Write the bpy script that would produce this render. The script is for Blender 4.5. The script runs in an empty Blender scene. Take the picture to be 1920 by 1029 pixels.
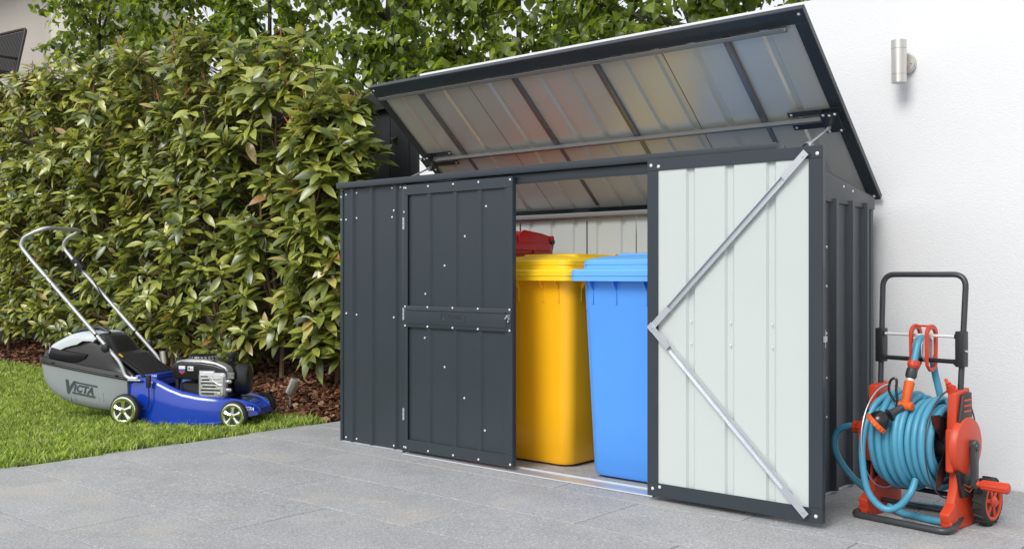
import bpy, bmesh, math, random
import numpy as np
from mathutils import Vector, Matrix, Quaternion
random.seed(11); rng = np.random.default_rng(7)
S = bpy.context.scene; C = S.collection
R = math.radians

# ------------------------------------------------------------------ camera
CAM = Vector((3.9366, -3.2499, 0.845))
VR = Vector((0.7574, 0.6529, 0)); VF = Vector((-0.6529, 0.7574, 0)); FPX = 1867.0
cd = bpy.data.cameras.new('camera'); cam = bpy.data.objects.new('camera', cd); C.objects.link(cam)
cam.location = CAM; cam.rotation_euler = VF.to_track_quat('-Z', 'Y').to_euler()
cd.sensor_width = 36; cd.lens = FPX/1920*36; cd.clip_start = 0.05; cd.clip_end = 500
S.camera = cam
# ------------------------------------------------------------------ sky, sun, exposure
SUN_DIR = Vector((0.06, -0.86, 0.78)).normalized()      # towards the sun
w = bpy.data.worlds.new('World'); S.world = w; w.use_nodes = True
nt = w.node_tree; nt.nodes.clear()
wo = nt.nodes.new('ShaderNodeOutputWorld'); bg = nt.nodes.new('ShaderNodeBackground')
sk = nt.nodes.new('ShaderNodeTexSky'); sk.sky_type = 'NISHITA'; sk.sun_disc = False
sk.sun_elevation = math.asin(SUN_DIR.z); sk.sun_rotation = math.atan2(SUN_DIR.x, SUN_DIR.y)
sk.dust_density = 3.0; sk.air_density = 1.2; sk.ozone_density = 1.0
hs = nt.nodes.new('ShaderNodeHueSaturation'); hs.inputs['Saturation'].default_value = 0.22
mxw = nt.nodes.new('ShaderNodeMix'); mxw.data_type = 'RGBA'; mxw.inputs[0].default_value = 0.55
mxw.inputs[7].default_value = (10.2, 10.5, 11.0, 1)          # even cloud layer over the clear sky
nt.links.new(sk.outputs[0], hs.inputs['Color']); nt.links.new(hs.outputs[0], mxw.inputs[6])
nt.links.new(mxw.outputs[2], bg.inputs[0]); bg.inputs[1].default_value = 0.11
nt.links.new(bg.outputs[0], wo.inputs[0])
sd = bpy.data.lights.new('sun', 'SUN'); sd.energy = 1.9; sd.angle = R(26); sd.color = (1, .965, .91)
so = bpy.data.objects.new('sun', sd); C.objects.link(so); so.rotation_euler = SUN_DIR.to_track_quat('Z', 'Y').to_euler()
S.view_settings.view_transform = 'Standard'; S.view_settings.look = 'None'
S.view_settings.exposure = 0.13; S.view_settings.gamma = 1; S.view_settings.use_curve_mapping = False

# ------------------------------------------------------------------ materials
def mat(name, col, rough=.5, metal=0, var=0, vscale=4, bump=0, bscale=60, coat=0, spec=.5, objvar=0, rvar=0, trans=0,
        col2=None, c2scale=3, c2lo=.45, c2hi=.6, attr=None, aniso=0, bdist=.002, detail=4, stretch=None):
    m = bpy.data.materials.new(name); m.use_nodes = True; t = m.node_tree; b = t.nodes['Principled BSDF']
    b.inputs['Base Color'].default_value = (*col, 1); b.inputs['Roughness'].default_value = rough
    b.inputs['Metallic'].default_value = metal; b.inputs['Specular IOR Level'].default_value = spec
    b.inputs['Coat Weight'].default_value = coat; b.inputs['Coat Roughness'].default_value = .08
    L = t.links.new; N = t.nodes.new
    tc = N('ShaderNodeTexCoord'); src = tc.outputs['Object']
    if stretch:
        mp = N('ShaderNodeMapping'); mp.inputs['Scale'].default_value = stretch; L(src, mp.inputs[0]); src = mp.outputs[0]
    cout = None
    def noise(scale, det=4, rgh=.55):
        n = N('ShaderNodeTexNoise'); n.inputs['Scale'].default_value = scale; n.inputs['Detail'].default_value = det
        n.inputs['Roughness'].default_value = rgh; L(src, n.inputs['Vector']); return n
    if col2:
        n = noise(c2scale, 6, .6); mr = N('ShaderNodeMapRange'); L(n.outputs[0], mr.inputs[0])
        mr.inputs[1].default_value = c2lo; mr.inputs[2].default_value = c2hi
        mx = N('ShaderNodeMix'); mx.data_type = 'RGBA'; L(mr.outputs[0], mx.inputs[0])
        mx.inputs[6].default_value = (*col, 1); mx.inputs[7].default_value = (*col2, 1); cout = mx.outputs[2]
    if var or objvar:
        h = N('ShaderNodeHueSaturation'); h.inputs['Color'].default_value = (*col, 1)
        if cout: L(cout, h.inputs['Color'])
        val = None
        if var:
            n = noise(vscale, 5); mr = N('ShaderNodeMapRange'); L(n.outputs[0], mr.inputs[0])
            mr.inputs[1].default_value = .25; mr.inputs[2].default_value = .75
            mr.inputs[3].default_value = 1-var; mr.inputs[4].default_value = 1+var; val = mr.outputs[0]
        if objvar:
            oi = N('ShaderNodeObjectInfo'); mr = N('ShaderNodeMapRange'); L(oi.outputs['Random'], mr.inputs[0])
            mr.inputs[3].default_value = 1-objvar; mr.inputs[4].default_value = 1+objvar
            if val:
                mu = N('ShaderNodeMath'); mu.operation = 'MULTIPLY'; L(val, mu.inputs[0]); L(mr.outputs[0], mu.inputs[1]); val = mu.outputs[0]
            else: val = mr.outputs[0]
        L(val, h.inputs['Value']); cout = h.outputs[0]
    if cout: L(cout, b.inputs['Base Color'])
    if rvar:
        n = noise(vscale*2.3, 5); mr = N('ShaderNodeMapRange'); L(n.outputs[0], mr.inputs[0])
        mr.inputs[1].default_value = .3; mr.inputs[2].default_value = .7
        mr.inputs[3].default_value = rough-rvar; mr.inputs[4].default_value = rough+rvar; L(mr.outputs[0], b.inputs['Roughness'])
    if bump:
        n = noise(bscale, detail, .6); bp = N('ShaderNodeBump'); bp.inputs['Strength'].default_value = bump
        bp.inputs['Distance'].default_value = bdist; L(n.outputs[0], bp.inputs['Height']); L(bp.outputs[0], b.inputs['Normal'])
    return m

def leaf_mat(name, cols, rough=.3, trans=.25, spec=.5):
    """colour differs per leaf: attribute 'rnd' on joined foliage, Object Info random on single leaves"""
    m = bpy.data.materials.new(name); m.use_nodes = True; t = m.node_tree; b = t.nodes['Principled BSDF']; L = t.links.new; N = t.nodes.new
    at = N('ShaderNodeAttribute'); at.attribute_name = 'rnd'; oi = N('ShaderNodeObjectInfo')
    ad = N('ShaderNodeMath'); ad.operation = 'ADD'; L(at.outputs['Fac'], ad.inputs[0]); L(oi.outputs['Random'], ad.inputs[1])
    fr = N('ShaderNodeMath'); fr.operation = 'FRACT'; L(ad.outputs[0], fr.inputs[0])
    cr = N('ShaderNodeValToRGB'); L(fr.outputs[0], cr.inputs[0]); e = cr.color_ramp.elements
    n = len(cols)
    e[0].position = 0; e[0].color = (*cols[0][1], 1); e[1].position = cols[-1][0]; e[1].color = (*cols[-1][1], 1)
    for p, c in cols[1:-1]:
        k = e.new(p); k.color = (*c, 1)
    tc = N('ShaderNodeTexCoord'); no = N('ShaderNodeTexNoise'); no.inputs['Scale'].default_value = 14; L(tc.outputs['Object'], no.inputs['Vector'])
    hsv = N('ShaderNodeHueSaturation'); L(cr.outputs[0], hsv.inputs['Color'])
    mr = N('ShaderNodeMapRange'); L(no.outputs[0], mr.inputs[0]); mr.inputs[1].default_value = .3; mr.inputs[2].default_value = .7
    mr.inputs[3].default_value = .75; mr.inputs[4].default_value = 1.25; L(mr.outputs[0], hsv.inputs['Value'])
    # paler, matt underside
    ge = N('ShaderNodeNewGeometry'); mx = N('ShaderNodeMix'); mx.data_type = 'RGBA'; L(ge.outputs['Backfacing'], mx.inputs[0])
    hb = N('ShaderNodeHueSaturation'); L(hsv.outputs[0], hb.inputs['Color']); hb.inputs['Saturation'].default_value = .72; hb.inputs['Value'].default_value = 1.35
    L(hsv.outputs[0], mx.inputs[6]); L(hb.outputs[0], mx.inputs[7]); L(mx.outputs[2], b.inputs['Base Color'])
    rr = N('ShaderNodeMapRange'); L(ge.outputs['Backfacing'], rr.inputs[0]); rr.inputs[3].default_value = rough; rr.inputs[4].default_value = .55
    L(rr.outputs[0], b.inputs['Roughness']); b.inputs['Specular IOR Level'].default_value = spec
    tr = N('ShaderNodeBsdfTranslucent'); ht = N('ShaderNodeHueSaturation'); L(hsv.outputs[0], ht.inputs['Color'])
    ht.inputs['Hue'].default_value = .485; ht.inputs['Saturation'].default_value = 1.1; ht.inputs['Value'].default_value = 2.0
    L(ht.outputs[0], tr.inputs[0]); ms = N('ShaderNodeMixShader'); ms.inputs[0].default_value = trans
    out = t.nodes['Material Output']; L(b.outputs[0], ms.inputs[1]); L(tr.outputs[0], ms.inputs[2]); L(ms.outputs[0], out.inputs[0])
    return m

def attr_mat(name, cols, rough=.7, trans=0, bump=0):
    m = leaf_mat(name, cols, rough, trans, .3); return m

M = {}
M['char'] = mat('charcoal_steel', (.030, .040, .050), .36, var=.06, vscale=2, rvar=.06, spec=.5, bump=.22, bscale=3.5, bdist=.006)
M['mint'] = mat('pale_mint_steel', (.55, .60, .59), .32, var=.02, vscale=2, rvar=.012, spec=.5, bump=.15, bscale=3, bdist=.006)
M['mintg'] = mat('pale_mint_lid_steel', (.60, .61, .565), .29, metal=.16, var=.02, vscale=2, spec=.9, coat=.4)
M['galv'] = mat('galvanised_steel', (.60, .63, .67), .42, metal=.75, var=.05, vscale=12, rvar=.05)
M['zinc'] = mat('screw_zinc', (.82, .83, .85), .3, metal=.35)
M['stiff'] = mat('dark_stiffener', (.20, .20, .205), .28, metal=.4)
M['black'] = mat('black_plastic', (.016, .016, .018), .42, rvar=.05, bump=.1, bscale=300, bdist=.0005)
M['blackg'] = mat('black_gloss_plastic', (.012, .012, .014), .2)
M['rubber'] = mat('rubber', (.022, .022, .023), .7, var=.2, vscale=20)
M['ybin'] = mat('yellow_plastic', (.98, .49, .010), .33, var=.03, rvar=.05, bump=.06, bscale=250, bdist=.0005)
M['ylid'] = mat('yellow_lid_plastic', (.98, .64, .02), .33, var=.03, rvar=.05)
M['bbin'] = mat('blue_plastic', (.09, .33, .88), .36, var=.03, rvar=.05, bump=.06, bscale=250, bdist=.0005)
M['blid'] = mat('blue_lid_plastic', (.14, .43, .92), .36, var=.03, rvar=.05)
M['rbin'] = mat('red_plastic', (.36, .004, .010), .33, var=.03, rvar=.05)
M['paver'] = mat('granite_paver', (.365, .370, .380), .72, var=.12, vscale=3, objvar=.035, bump=.35, bscale=260, bdist=.0012, rvar=.08, detail=6)
M['joint'] = mat('sand_joint', (.16, .15, .13), .95, var=.3, vscale=20, bump=.5, bscale=200)
M['render'] = mat('white_render', (.76, .772, .79), .9, var=.018, vscale=1.2, bump=.55, bscale=150, bdist=.0032, detail=3)
M['fence'] = mat('charcoal_stained_timber', (.020, .022, .026), .72, var=.35, vscale=6, bump=.4, bscale=40, stretch=(3, 3, .25), objvar=.12, bdist=.003)
M['soil'] = mat('bark_soil', (.035, .02, .013), .95, var=.4, vscale=20, bump=.8, bscale=60, bdist=.01)
M['turf'] = mat('turf_soil', (.035, .055, .014), .95, var=.4, vscale=30, bump=.8, bscale=100, bdist=.01)
M['bark'] = mat('hedge_bark', (.19, .125, .080), .85, var=.35, vscale=18, bump=.6, bscale=60, stretch=(1, 1, .3))
M['twig'] = mat('green_brown_twig', (.075, .055, .025), .7, var=.35, vscale=12)
M['pbark'] = mat('tree_bark', (.07, .06, .05), .9, var=.35, vscale=15, bump=.7, bscale=50, stretch=(1, 1, .25), bdist=.006)
M['bud'] = mat('leaf_bud', (.36, .10, .055), .5, objvar=.4, var=.3, vscale=20)
M['steel'] = mat('brushed_steel', (.66, .64, .60), .40, metal=1, var=.06, vscale=3)
M['alu'] = mat('silver_tube', (.60, .61, .63), .35, metal=.75, rvar=.06, var=.06, vscale=10)
M['chrome'] = mat('chrome_wheel', (.86, .90, .76), .14, metal=1)  # yellow-green tint paints the lawn's reflection into the chrome colour
M['mblue'] = mat('blue_enamel', (.005, .045, .42), .2, coat=.7, var=.04, rvar=.04)
M['mgrey'] = mat('catcher_grey', (.29, .325, .34), .5, var=.05, rvar=.06)
M['mgrey2'] = mat('catcher_panel', (.52, .58, .60), .4, var=.04)
M['mtext'] = mat('catcher_lettering', (.045, .065, .07), .55)
M['cast'] = mat('cast_aluminium', (.66, .67, .68), .34, metal=.8, var=.15, vscale=40, bump=.3, bscale=120)
M['silverp'] = mat('silver_plastic', (.27, .28, .285), .35, metal=.3)
M['wt'] = mat('white_sticker', (.75, .75, .76), .5)
M['redst'] = mat('red_sticker', (.5, .03, .04), .5)
M['bluest'] = mat('navy_sticker', (.05, .1, .35), .5)
M['orange'] = mat('orange_plastic', (.58, .055, .018), .4, var=.05, rvar=.06)
M['orange2'] = mat('light_orange_plastic', (.74, .12, .015), .42, var=.06)
M['hose'] = mat('blue_hose', (.075, .31, .46), .38, var=.06, vscale=30, bump=.25, bscale=700, bdist=.0008)
M['gtube'] = mat('dark_grey_tube', (.055, .06, .066), .38, metal=.3, var=.1, vscale=20)
M['house'] = mat('cream_wall', (.58, .55, .49), .9, var=.04, bump=.3, bscale=60)
M['house2'] = mat('grey_cream_wall', (.45, .43, .39), .9, var=.04, bump=.3, bscale=60)
M['wboard'] = mat('pale_weatherboard', (.56, .55, .50), .8, var=.05)
M['roofm'] = mat('dark_roof_metal', (.05, .05, .055), .6)
M['brick'] = mat('terracotta_slab', (.32, .15, .09), .85, var=.2, vscale=8)
M['weave'] = mat('dark_wicker', (.035, .033, .032), .6)
M['glass'] = mat('window_glass', (.06, .07, .08), .08, spec=.8)
M['petal'] = mat('cream_petal', (.75, .66, .38), .6)
M['lens'] = mat('frosted_lens', (.55, .56, .58), .2)
LEAF = leaf_mat('hedge_leaf', [(0, (.055, .084, .019)), (.26, (.112, .150, .029)), (.50, (.21, .252, .044)), (.74, (.34, .375, .066)), (.965, (.42, .45, .10)), (.982, (.50, .42, .15)), (1, (.34, .15, .06))], .33, .20, 1.0)
PEAR = leaf_mat('tree_leaf', [(0, (.060, .105, .015)), (.4, (.13, .195, .025)), (.75, (.22, .30, .040)), (1, (.34, .42, .07))], .36, .46, .8)
GRASS = attr_mat('grass_blade', [(0, (.070, .125, .018)), (.32, (.17, .26, .034)), (.62, (.33, .45, .065)), (.88, (.50, .60, .14)), (1, (.60, .58, .28))], .38, .32)
CHIP = attr_mat('bark_chip', [(0, (.055, .024, .015)), (.3, (.12, .046, .026)), (.6, (.19, .080, .045)), (.85, (.30, .150, .085)), (1, (.42, .27, .18))], .55, 0)
# granite speckle: fine dark and light grains
def speckle(m):
    t = m.node_tree; b = t.nodes['Principled BSDF']; L = t.links.new; N = t.nodes.new
    src = b.inputs['Base Color'].links[0].from_socket; tc = N('ShaderNodeTexCoord')
    oi = N('ShaderNodeObjectInfo'); vm = N('ShaderNodeVectorMath'); vm.operation = 'MULTIPLY_ADD'; L(oi.outputs['Random'], vm.inputs[0])
    vm.inputs[1].default_value = (37, 53, 11); L(tc.outputs['Object'], vm.inputs[2])
    for scale, lo, hi, c, f in ((150, .52, .66, (.13, .14, .155), .55), (85, .55, .70, (.20, .21, .225), .45), (120, .55, .68, (.66, .66, .65), .55), (2.6, .52, .72, (.50, .45, .38), .38), (7, .5, .8, (.24, .245, .25), .28)):
        n = N('ShaderNodeTexNoise'); n.inputs['Scale'].default_value = scale; n.inputs['Detail'].default_value = 2; L(vm.outputs[0], n.inputs['Vector'])
        mr = N('ShaderNodeMapRange'); L(n.outputs[0], mr.inputs[0]); mr.inputs[1].default_value = lo; mr.inputs[2].default_value = hi; mr.inputs[4].default_value = f
        mx = N('ShaderNodeMix'); mx.data_type = 'RGBA'; L(mr.outputs[0], mx.inputs[0]); L(src, mx.inputs[6]); mx.inputs[7].default_value = (*c, 1); src = mx.outputs[2]
    L(src, b.inputs['Base Color'])
speckle(M['paver'])

# ------------------------------------------------------------------ mesh helpers
class MB:
    def __init__(s): s.v = []; s.f = []; s.mi = []; s.cur = 0
    def add(s, vs, fs):
        o = len(s.v); s.v += [tuple(p) for p in vs]
        for f in fs: s.f.append(tuple(i+o for i in f)); s.mi.append(s.cur)
        return s
    def box(s, x0, x1, y0, y1, z0, z1, mtx=None):
        vs = [Vector(p) for p in ((x0,y0,z0),(x1,y0,z0),(x1,y1,z0),(x0,y1,z0),(x0,y0,z1),(x1,y0,z1),(x1,y1,z1),(x0,y1,z1))]
        if mtx: vs = [mtx @ p for p in vs]
        return s.add(vs, [(0,3,2,1),(4,5,6,7),(0,1,5,4),(1,2,6,5),(2,3,7,6),(3,0,4,7)])
    def tube(s, pts, r, n=8, caps=True, closed=False):
        pts = [Vector(p) for p in pts]; m = len(pts); rs = r if isinstance(r, (list, tuple)) else [r]*m
        T = []
        for i in range(m):
            a = pts[(i-1) % m] if closed or i > 0 else pts[i]; b = pts[(i+1) % m] if closed or i < m-1 else pts[i]
            T.append((b-a).normalized())
        up = Vector((0,0,1)) if abs(T[0].z) < .9 else Vector((1,0,0)); u = T[0].cross(up).normalized(); vs = []
        for i in range(m):
            u = (u - T[i]*u.dot(T[i]))
            u = u.normalized() if u.length > 1e-6 else T[i].orthogonal().normalized()
            q = T[i].cross(u)
            for k in range(n):
                a = 2*math.pi*k/n; vs.append(pts[i] + (u*math.cos(a)+q*math.sin(a))*rs[i])
        fs = []; mm = m if closed else m-1
        for i in range(mm):
            j = (i+1) % m
            for k in range(n): fs.append((i*n+k, i*n+(k+1)%n, j*n+(k+1)%n, j*n+k))
        if caps and not closed: fs += [tuple(range(n))[::-1], tuple((m-1)*n+k for k in range(n))]
        return s.add(vs, fs)
    def cyl(s, a, b, r, n=20, r2=None): return s.tube([a, b], [r, r2 if r2 is not None else r], n)
    def lathe(s, a, axis, prof, n=32):
        """prof = [(distance along axis, radius)]"""
        a = Vector(a); ax = Vector(axis).normalized(); u = ax.orthogonal().normalized(); q = ax.cross(u); vs = []; m = len(prof)
        for d, r in prof:
            for k in range(n):
                t = 2*math.pi*k/n; vs.append(a+ax*d+(u*math.cos(t)+q*math.sin(t))*max(r, 1e-5))
        fs = [(i*n+k, i*n+(k+1)%n, (i+1)*n+(k+1)%n, (i+1)*n+k) for i in range(m-1) for k in range(n)]
        fs += [tuple(range(n))[::-1], tuple((m-1)*n+k for k in range(n))]
        return s.add(vs, fs)
    def loft(s, secs, caps=True, ring=True):
        n = len(secs[0]); vs = [p for q in secs for p in q]; fs = []
        kk = n if ring else n-1
        for i in range(len(secs)-1):
            for k in range(kk): fs.append((i*n+k, i*n+(k+1)%n, (i+1)*n+(k+1)%n, (i+1)*n+k))
        if caps: fs += [tuple(range(n))[::-1], tuple((len(secs)-1)*n+k for k in range(n))]
        return s.add(vs, fs)
    def prism(s, poly, fn, d0, d1):
        """poly 2-D outline, fn(a,b,d) -> point"""
        n = len(poly); vs = [fn(a, b, d0) for a, b in poly]+[fn(a, b, d1) for a, b in poly]
        return s.add(vs, [tuple(range(n))[::-1], tuple(range(n, 2*n))]+[(i, (i+1)%n, n+(i+1)%n, n+i) for i in range(n)])
    def mesh(s, name, mats, bevel=0, seg=2, ang=32, sub=0):
        me = bpy.data.meshes.new(name); me.from_pydata(s.v, [], s.f)
        for m in (mats if isinstance(mats, (list, tuple)) else [mats]): me.materials.append(m)
        if any(s.mi): me.polygons.foreach_set('material_index', s.mi)
        b = bmesh.new(); b.from_mesh(me); bmesh.ops.recalc_face_normals(b, faces=b.faces)
        if bevel:
            ed = [e for e in b.edges if len(e.link_faces) == 2 and e.calc_face_angle(0) > R(30)]
            bmesh.ops.bevel(b, geom=ed, offset=bevel, segments=seg, affect='EDGES', profile=.6, clamp_overlap=True)
        b.to_mesh(me); b.free(); me.shade_smooth(); me.set_sharp_from_angle(angle=R(ang)); return me
def link(name, me, parent=None, mtx=None):
    o = bpy.data.objects.new(name, me); C.objects.link(o)
    if parent: o.parent = parent
    if mtx is not None: o.matrix_local = mtx
    return o
def obj(name, mb, mats, parent=None, bevel=0, seg=2, ang=32, mtx=None): return link(name, mb.mesh(name, mats, bevel, seg, ang), parent, mtx)
def tag(o, label=None, cat=None, group=None, kind=None):
    if label: o['label'] = label
    if cat: o['category'] = cat
    if group: o['group'] = group
    if kind: o['kind'] = kind
    return o
def thing(name, label, cat, loc=(0,0,0), rz=0, group=None):
    o = bpy.data.objects.new(name, None); C.objects.link(o); o.empty_display_size = .1
    o.location = loc; o.rotation_euler = (0, 0, rz); return tag(o, label, cat, group)
def copy_tree(o, parent=None):
    c = o.copy(); C.objects.link(c); c.parent = parent
    for ch in list(o.children): copy_tree(ch, c)
    return c
def rrect(cx, cy, hx, hy, r, n=4):
    out = []
    for sx, sy, a0 in ((1,1,0),(-1,1,90),(-1,-1,180),(1,-1,270)):
        for k in range(n+1):
            a = R(a0+90*k/n); out.append((cx+sx*(hx-r)+r*math.cos(a), cy+sy*(hy-r)+r*math.sin(a)))
    return out
def smooth_path(pts, n=6, closed=False):
    P = [Vector(p) for p in pts]; out = []; m = len(P)
    rng_ = range(m if closed else m-1)
    for i in rng_:
        g = (lambda k: P[k % m]) if closed else (lambda k: P[max(0, min(m-1, k))])
        a, b, c, d = g(i-1), g(i), g(i+1), g(i+2)
        for k in range(n):
            t = k/n; out.append(.5*((2*b)+(c-a)*t+(2*a-5*b+4*c-d)*t*t+(3*b-a-3*c+d)*t**3))
    if not closed: out.append(P[-1])
    return out
def round_path(pts, r, n=5):
    """polyline with filleted corners"""
    P = [Vector(p) for p in pts]; out = [P[0]]
    for i in range(1, len(P)-1):
        a = (P[i-1]-P[i]); b = (P[i+1]-P[i]); rr = min(r, a.length*.49, b.length*.49); a = P[i]+a.normalized()*rr; b = P[i]+b.normalized()*rr
        for k in range(n+1):
            t = k/n; out.append(a*(1-t)**2+P[i]*2*t*(1-t)+b*t*t)
    out.append(P[-1]); return out
def text_mesh(body, size, depth, shear=0, bold=0, mat_=None, name='lettering', space=1.0, align='LEFT'):
    cu = bpy.data.curves.new(name, 'FONT'); cu.body = body; cu.size = size; cu.extrude = depth; cu.shear = shear; cu.offset = bold
    cu.space_character = space; cu.align_x = align; cu.resolution_u = 3
    o = bpy.data.objects.new(name+'_tmp', cu); C.objects.link(o); dg = bpy.context.evaluated_depsgraph_get(); dg.update()
    me = bpy.data.meshes.new_from_object(o.evaluated_get(dg)); bpy.data.objects.remove(o); me.name = name
    me.materials.clear(); me.materials.append(mat_); return me
def basis(X, Y, Z, loc):
    m = Matrix((X, Y, Z)).transposed().to_4x4(); m.translation = Vector(loc); return m
def project(p):
    d = Vector(p)-CAM; z = d.dot(VF); return (960+FPX*d.dot(VR)/z, 514.5-FPX*d.z/z, z) if z > .1 else (-1e4, -1e4, z)

# ------------------------------------------------------------------ ground
g = MB(); g.add([(-150,-150,-.06),(150,-150,-.06),(150,150,-.06),(-150,150,-.06)], [(0,1,2,3)])
tag(obj('ground', g, M['soil']), kind='structure')
PX0, PY0, PY1 = -.60, -6.55, .985
g = MB(); g.box(PX0+.004, 8.0, PY0, PY1-.003, -.055, -.006)
patio = tag(obj('patio', g, M['joint']), kind='structure')
row = 0; y = -.15-.4*16
paver_cache = {}
while y < PY1-.01:
    y0, y1 = y, min(y+.4, PY1-.004); k = round((y+.15)/.4)
    x = 1.89+.41*(k % 2) - .82*6 + (0 if k % 2 == 0 else 0)
    if k % 2 == 0: x += .0
    # row just below y=-.15 (k=-1) has a joint at x=1.89
    x = (1.89 if k % 2 else 2.30) - .82*6
    while x < 8.0:
        x0, x1 = max(x, PX0), min(x+.82, 8.0); x += .82
        if x1-x0 < .03 or y1-y0 < .03 or y1 < PY0: continue
        gp = .0022; w_, d_ = round(x1-x0-2*gp, 3), round(y1-y0-2*gp, 3); key = (w_, d_)
        if key not in paver_cache:
            b = MB(); b.box(-w_/2, w_/2, -d_/2, d_/2, -.03, 0); paver_cache[key] = b.mesh('paver', M['paver'], .0014, 1)
        p = link('paver', paver_cache[key], patio); p.location = ((x0+x1)/2, (y0+y1)/2, random.uniform(-.0012, .0003))
    y += .4

# lawn edge towards the planting bed: from (-.735,.45) to the far left
def edge_y(x): return .36 + (-.62-x)*.085 + .05*math.sin(x*2.1)*(1 if x < -.9 else 0)
def bed_z(x, y):
    t = min(1, max(0, (y-edge_y(x))/.7)); return -.02+.17*t*t*(3-2*t)*(1 if x < -.7 else max(.12, 1-(x+.7)/.4*.9))
g = MB(); xs = np.concatenate([np.linspace(-16, -.603, 60)])
vs = []; fs = []
for x in xs:
    for y in (-9, -5, -2, -1, edge_y(x)): vs.append((x, y, -.022))
for i in range(len(xs)-1):
    for j in range(4): fs.append((i*5+j, (i+1)*5+j, (i+1)*5+j+1, i*5+j+1))
g.add(vs, fs); tag(obj('lawn', g, M['turf']), kind='structure')
# grass blades
def blades(pts, hgt, wid, name, m, parent=None):
    n = len(pts); ang = rng.uniform(0, 2*np.pi, n); lean = rng.uniform(.15, .95, n)*hgt; lx, ly = np.cos(ang), np.sin(ang)
    face = ang+np.pi/2+rng.uniform(-.8, .8, n); wx, wy = np.cos(face)*wid/2, np.sin(face)*wid/2
    V = np.zeros((n, 5, 3)); b = pts
    V[:,0] = b+np.stack([wx, wy, 0*wx], 1); V[:,1] = b-np.stack([wx, wy, 0*wx], 1)
    mid = b+np.stack([lx*lean*.35, ly*lean*.35, hgt*.62], 1)
    V[:,2] = mid-np.stack([wx, wy, 0*wx], 1)*.9; V[:,3] = mid+np.stack([wx, wy, 0*wx], 1)*.9
    V[:,4] = b+np.stack([lx*lean, ly*lean, hgt*rng.uniform(.75, 1, n)], 1)
    return big_mesh(name, V.reshape(-1, 3), [(0,1,2,3), (3,2,4)], n, 5, rng.random(n), m)
def big_mesh(name, V, tmpl, n, nv, rnd, m):
    loops = []; counts = []
    for f in tmpl: counts.append(len(f))
    fl = np.concatenate([np.array(f) for f in tmpl]); L = (np.arange(n)[:,None]*nv+fl[None,:]).ravel()
    ls = np.tile(np.array(counts), n); st = np.concatenate([[0], np.cumsum(ls)[:-1]])
    me = bpy.data.meshes.new(name); me.vertices.add(len(V)); me.vertices.foreach_set('co', V.astype(np.float32).ravel())
    me.loops.add(len(L)); me.loops.foreach_set('vertex_index', L.astype(np.int32))
    me.polygons.add(len(ls)); me.polygons.foreach_set('loop_start', st.astype(np.int32))
    me.update(calc_edges=True); a = me.attributes.new('rnd', 'FLOAT', 'POINT'); a.data.foreach_set('value', np.repeat(rnd, nv).astype(np.float32))
    me.materials.append(m); me.shade_smooth(); return me
def scatter_lawn():
    P = []
    def region(x0, x1, y0, y1, dens):
        n = int((x1-x0)*(y1-y0)*dens); p = np.stack([rng.uniform(x0, x1, n), rng.uniform(y0, y1, n)], 1); return p
    P.append(region(-2.4, -.585, -2.4, .9, 20000)); P.append(region(-4.4, -2.4, -2.4, 1.2, 15000)); P.append(region(-10.5, -4.4, -1.6, 2.2, 5500))
    P = np.concatenate(P)
    ey = .36+(-.62-P[:,0])*.085+.05*np.sin(P[:,0]*2.1)*(P[:,0] < -.9)
    k = P[:,1] < ey+rng.normal(0, .025, len(P)); P = P[k]
    # keep what the camera (or one a step aside) can see
    d = P-np.array([CAM.x, CAM.y]); z = d@np.array([VF.x, VF.y]); u = d@np.array([VR.x, VR.y])/z
    P = P[(u > -.66)&(u < .0)]; return P
P = scatter_lawn(); n = len(P)
tuft = .5+.5*np.sin(P[:,0]*23+np.sin(P[:,1]*17)*2)*np.sin(P[:,1]*27+np.cos(P[:,0]*13)*2)
h_ = (.040+.026*tuft)*rng.uniform(.6, 1.25, n); far = np.clip((-P[:,0]-2.4)/6, 0, 1)
P3 = np.stack([P[:,0], P[:,1], np.full(n, -.022)], 1)
gr = link('grass', blades(P3, h_, (.0058+.004*far)*rng.uniform(.7, 1.3, n), 'grass', GRASS)); tag(gr, 'short green lawn grass beside the grey paving', 'grass', kind='stuff')

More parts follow.
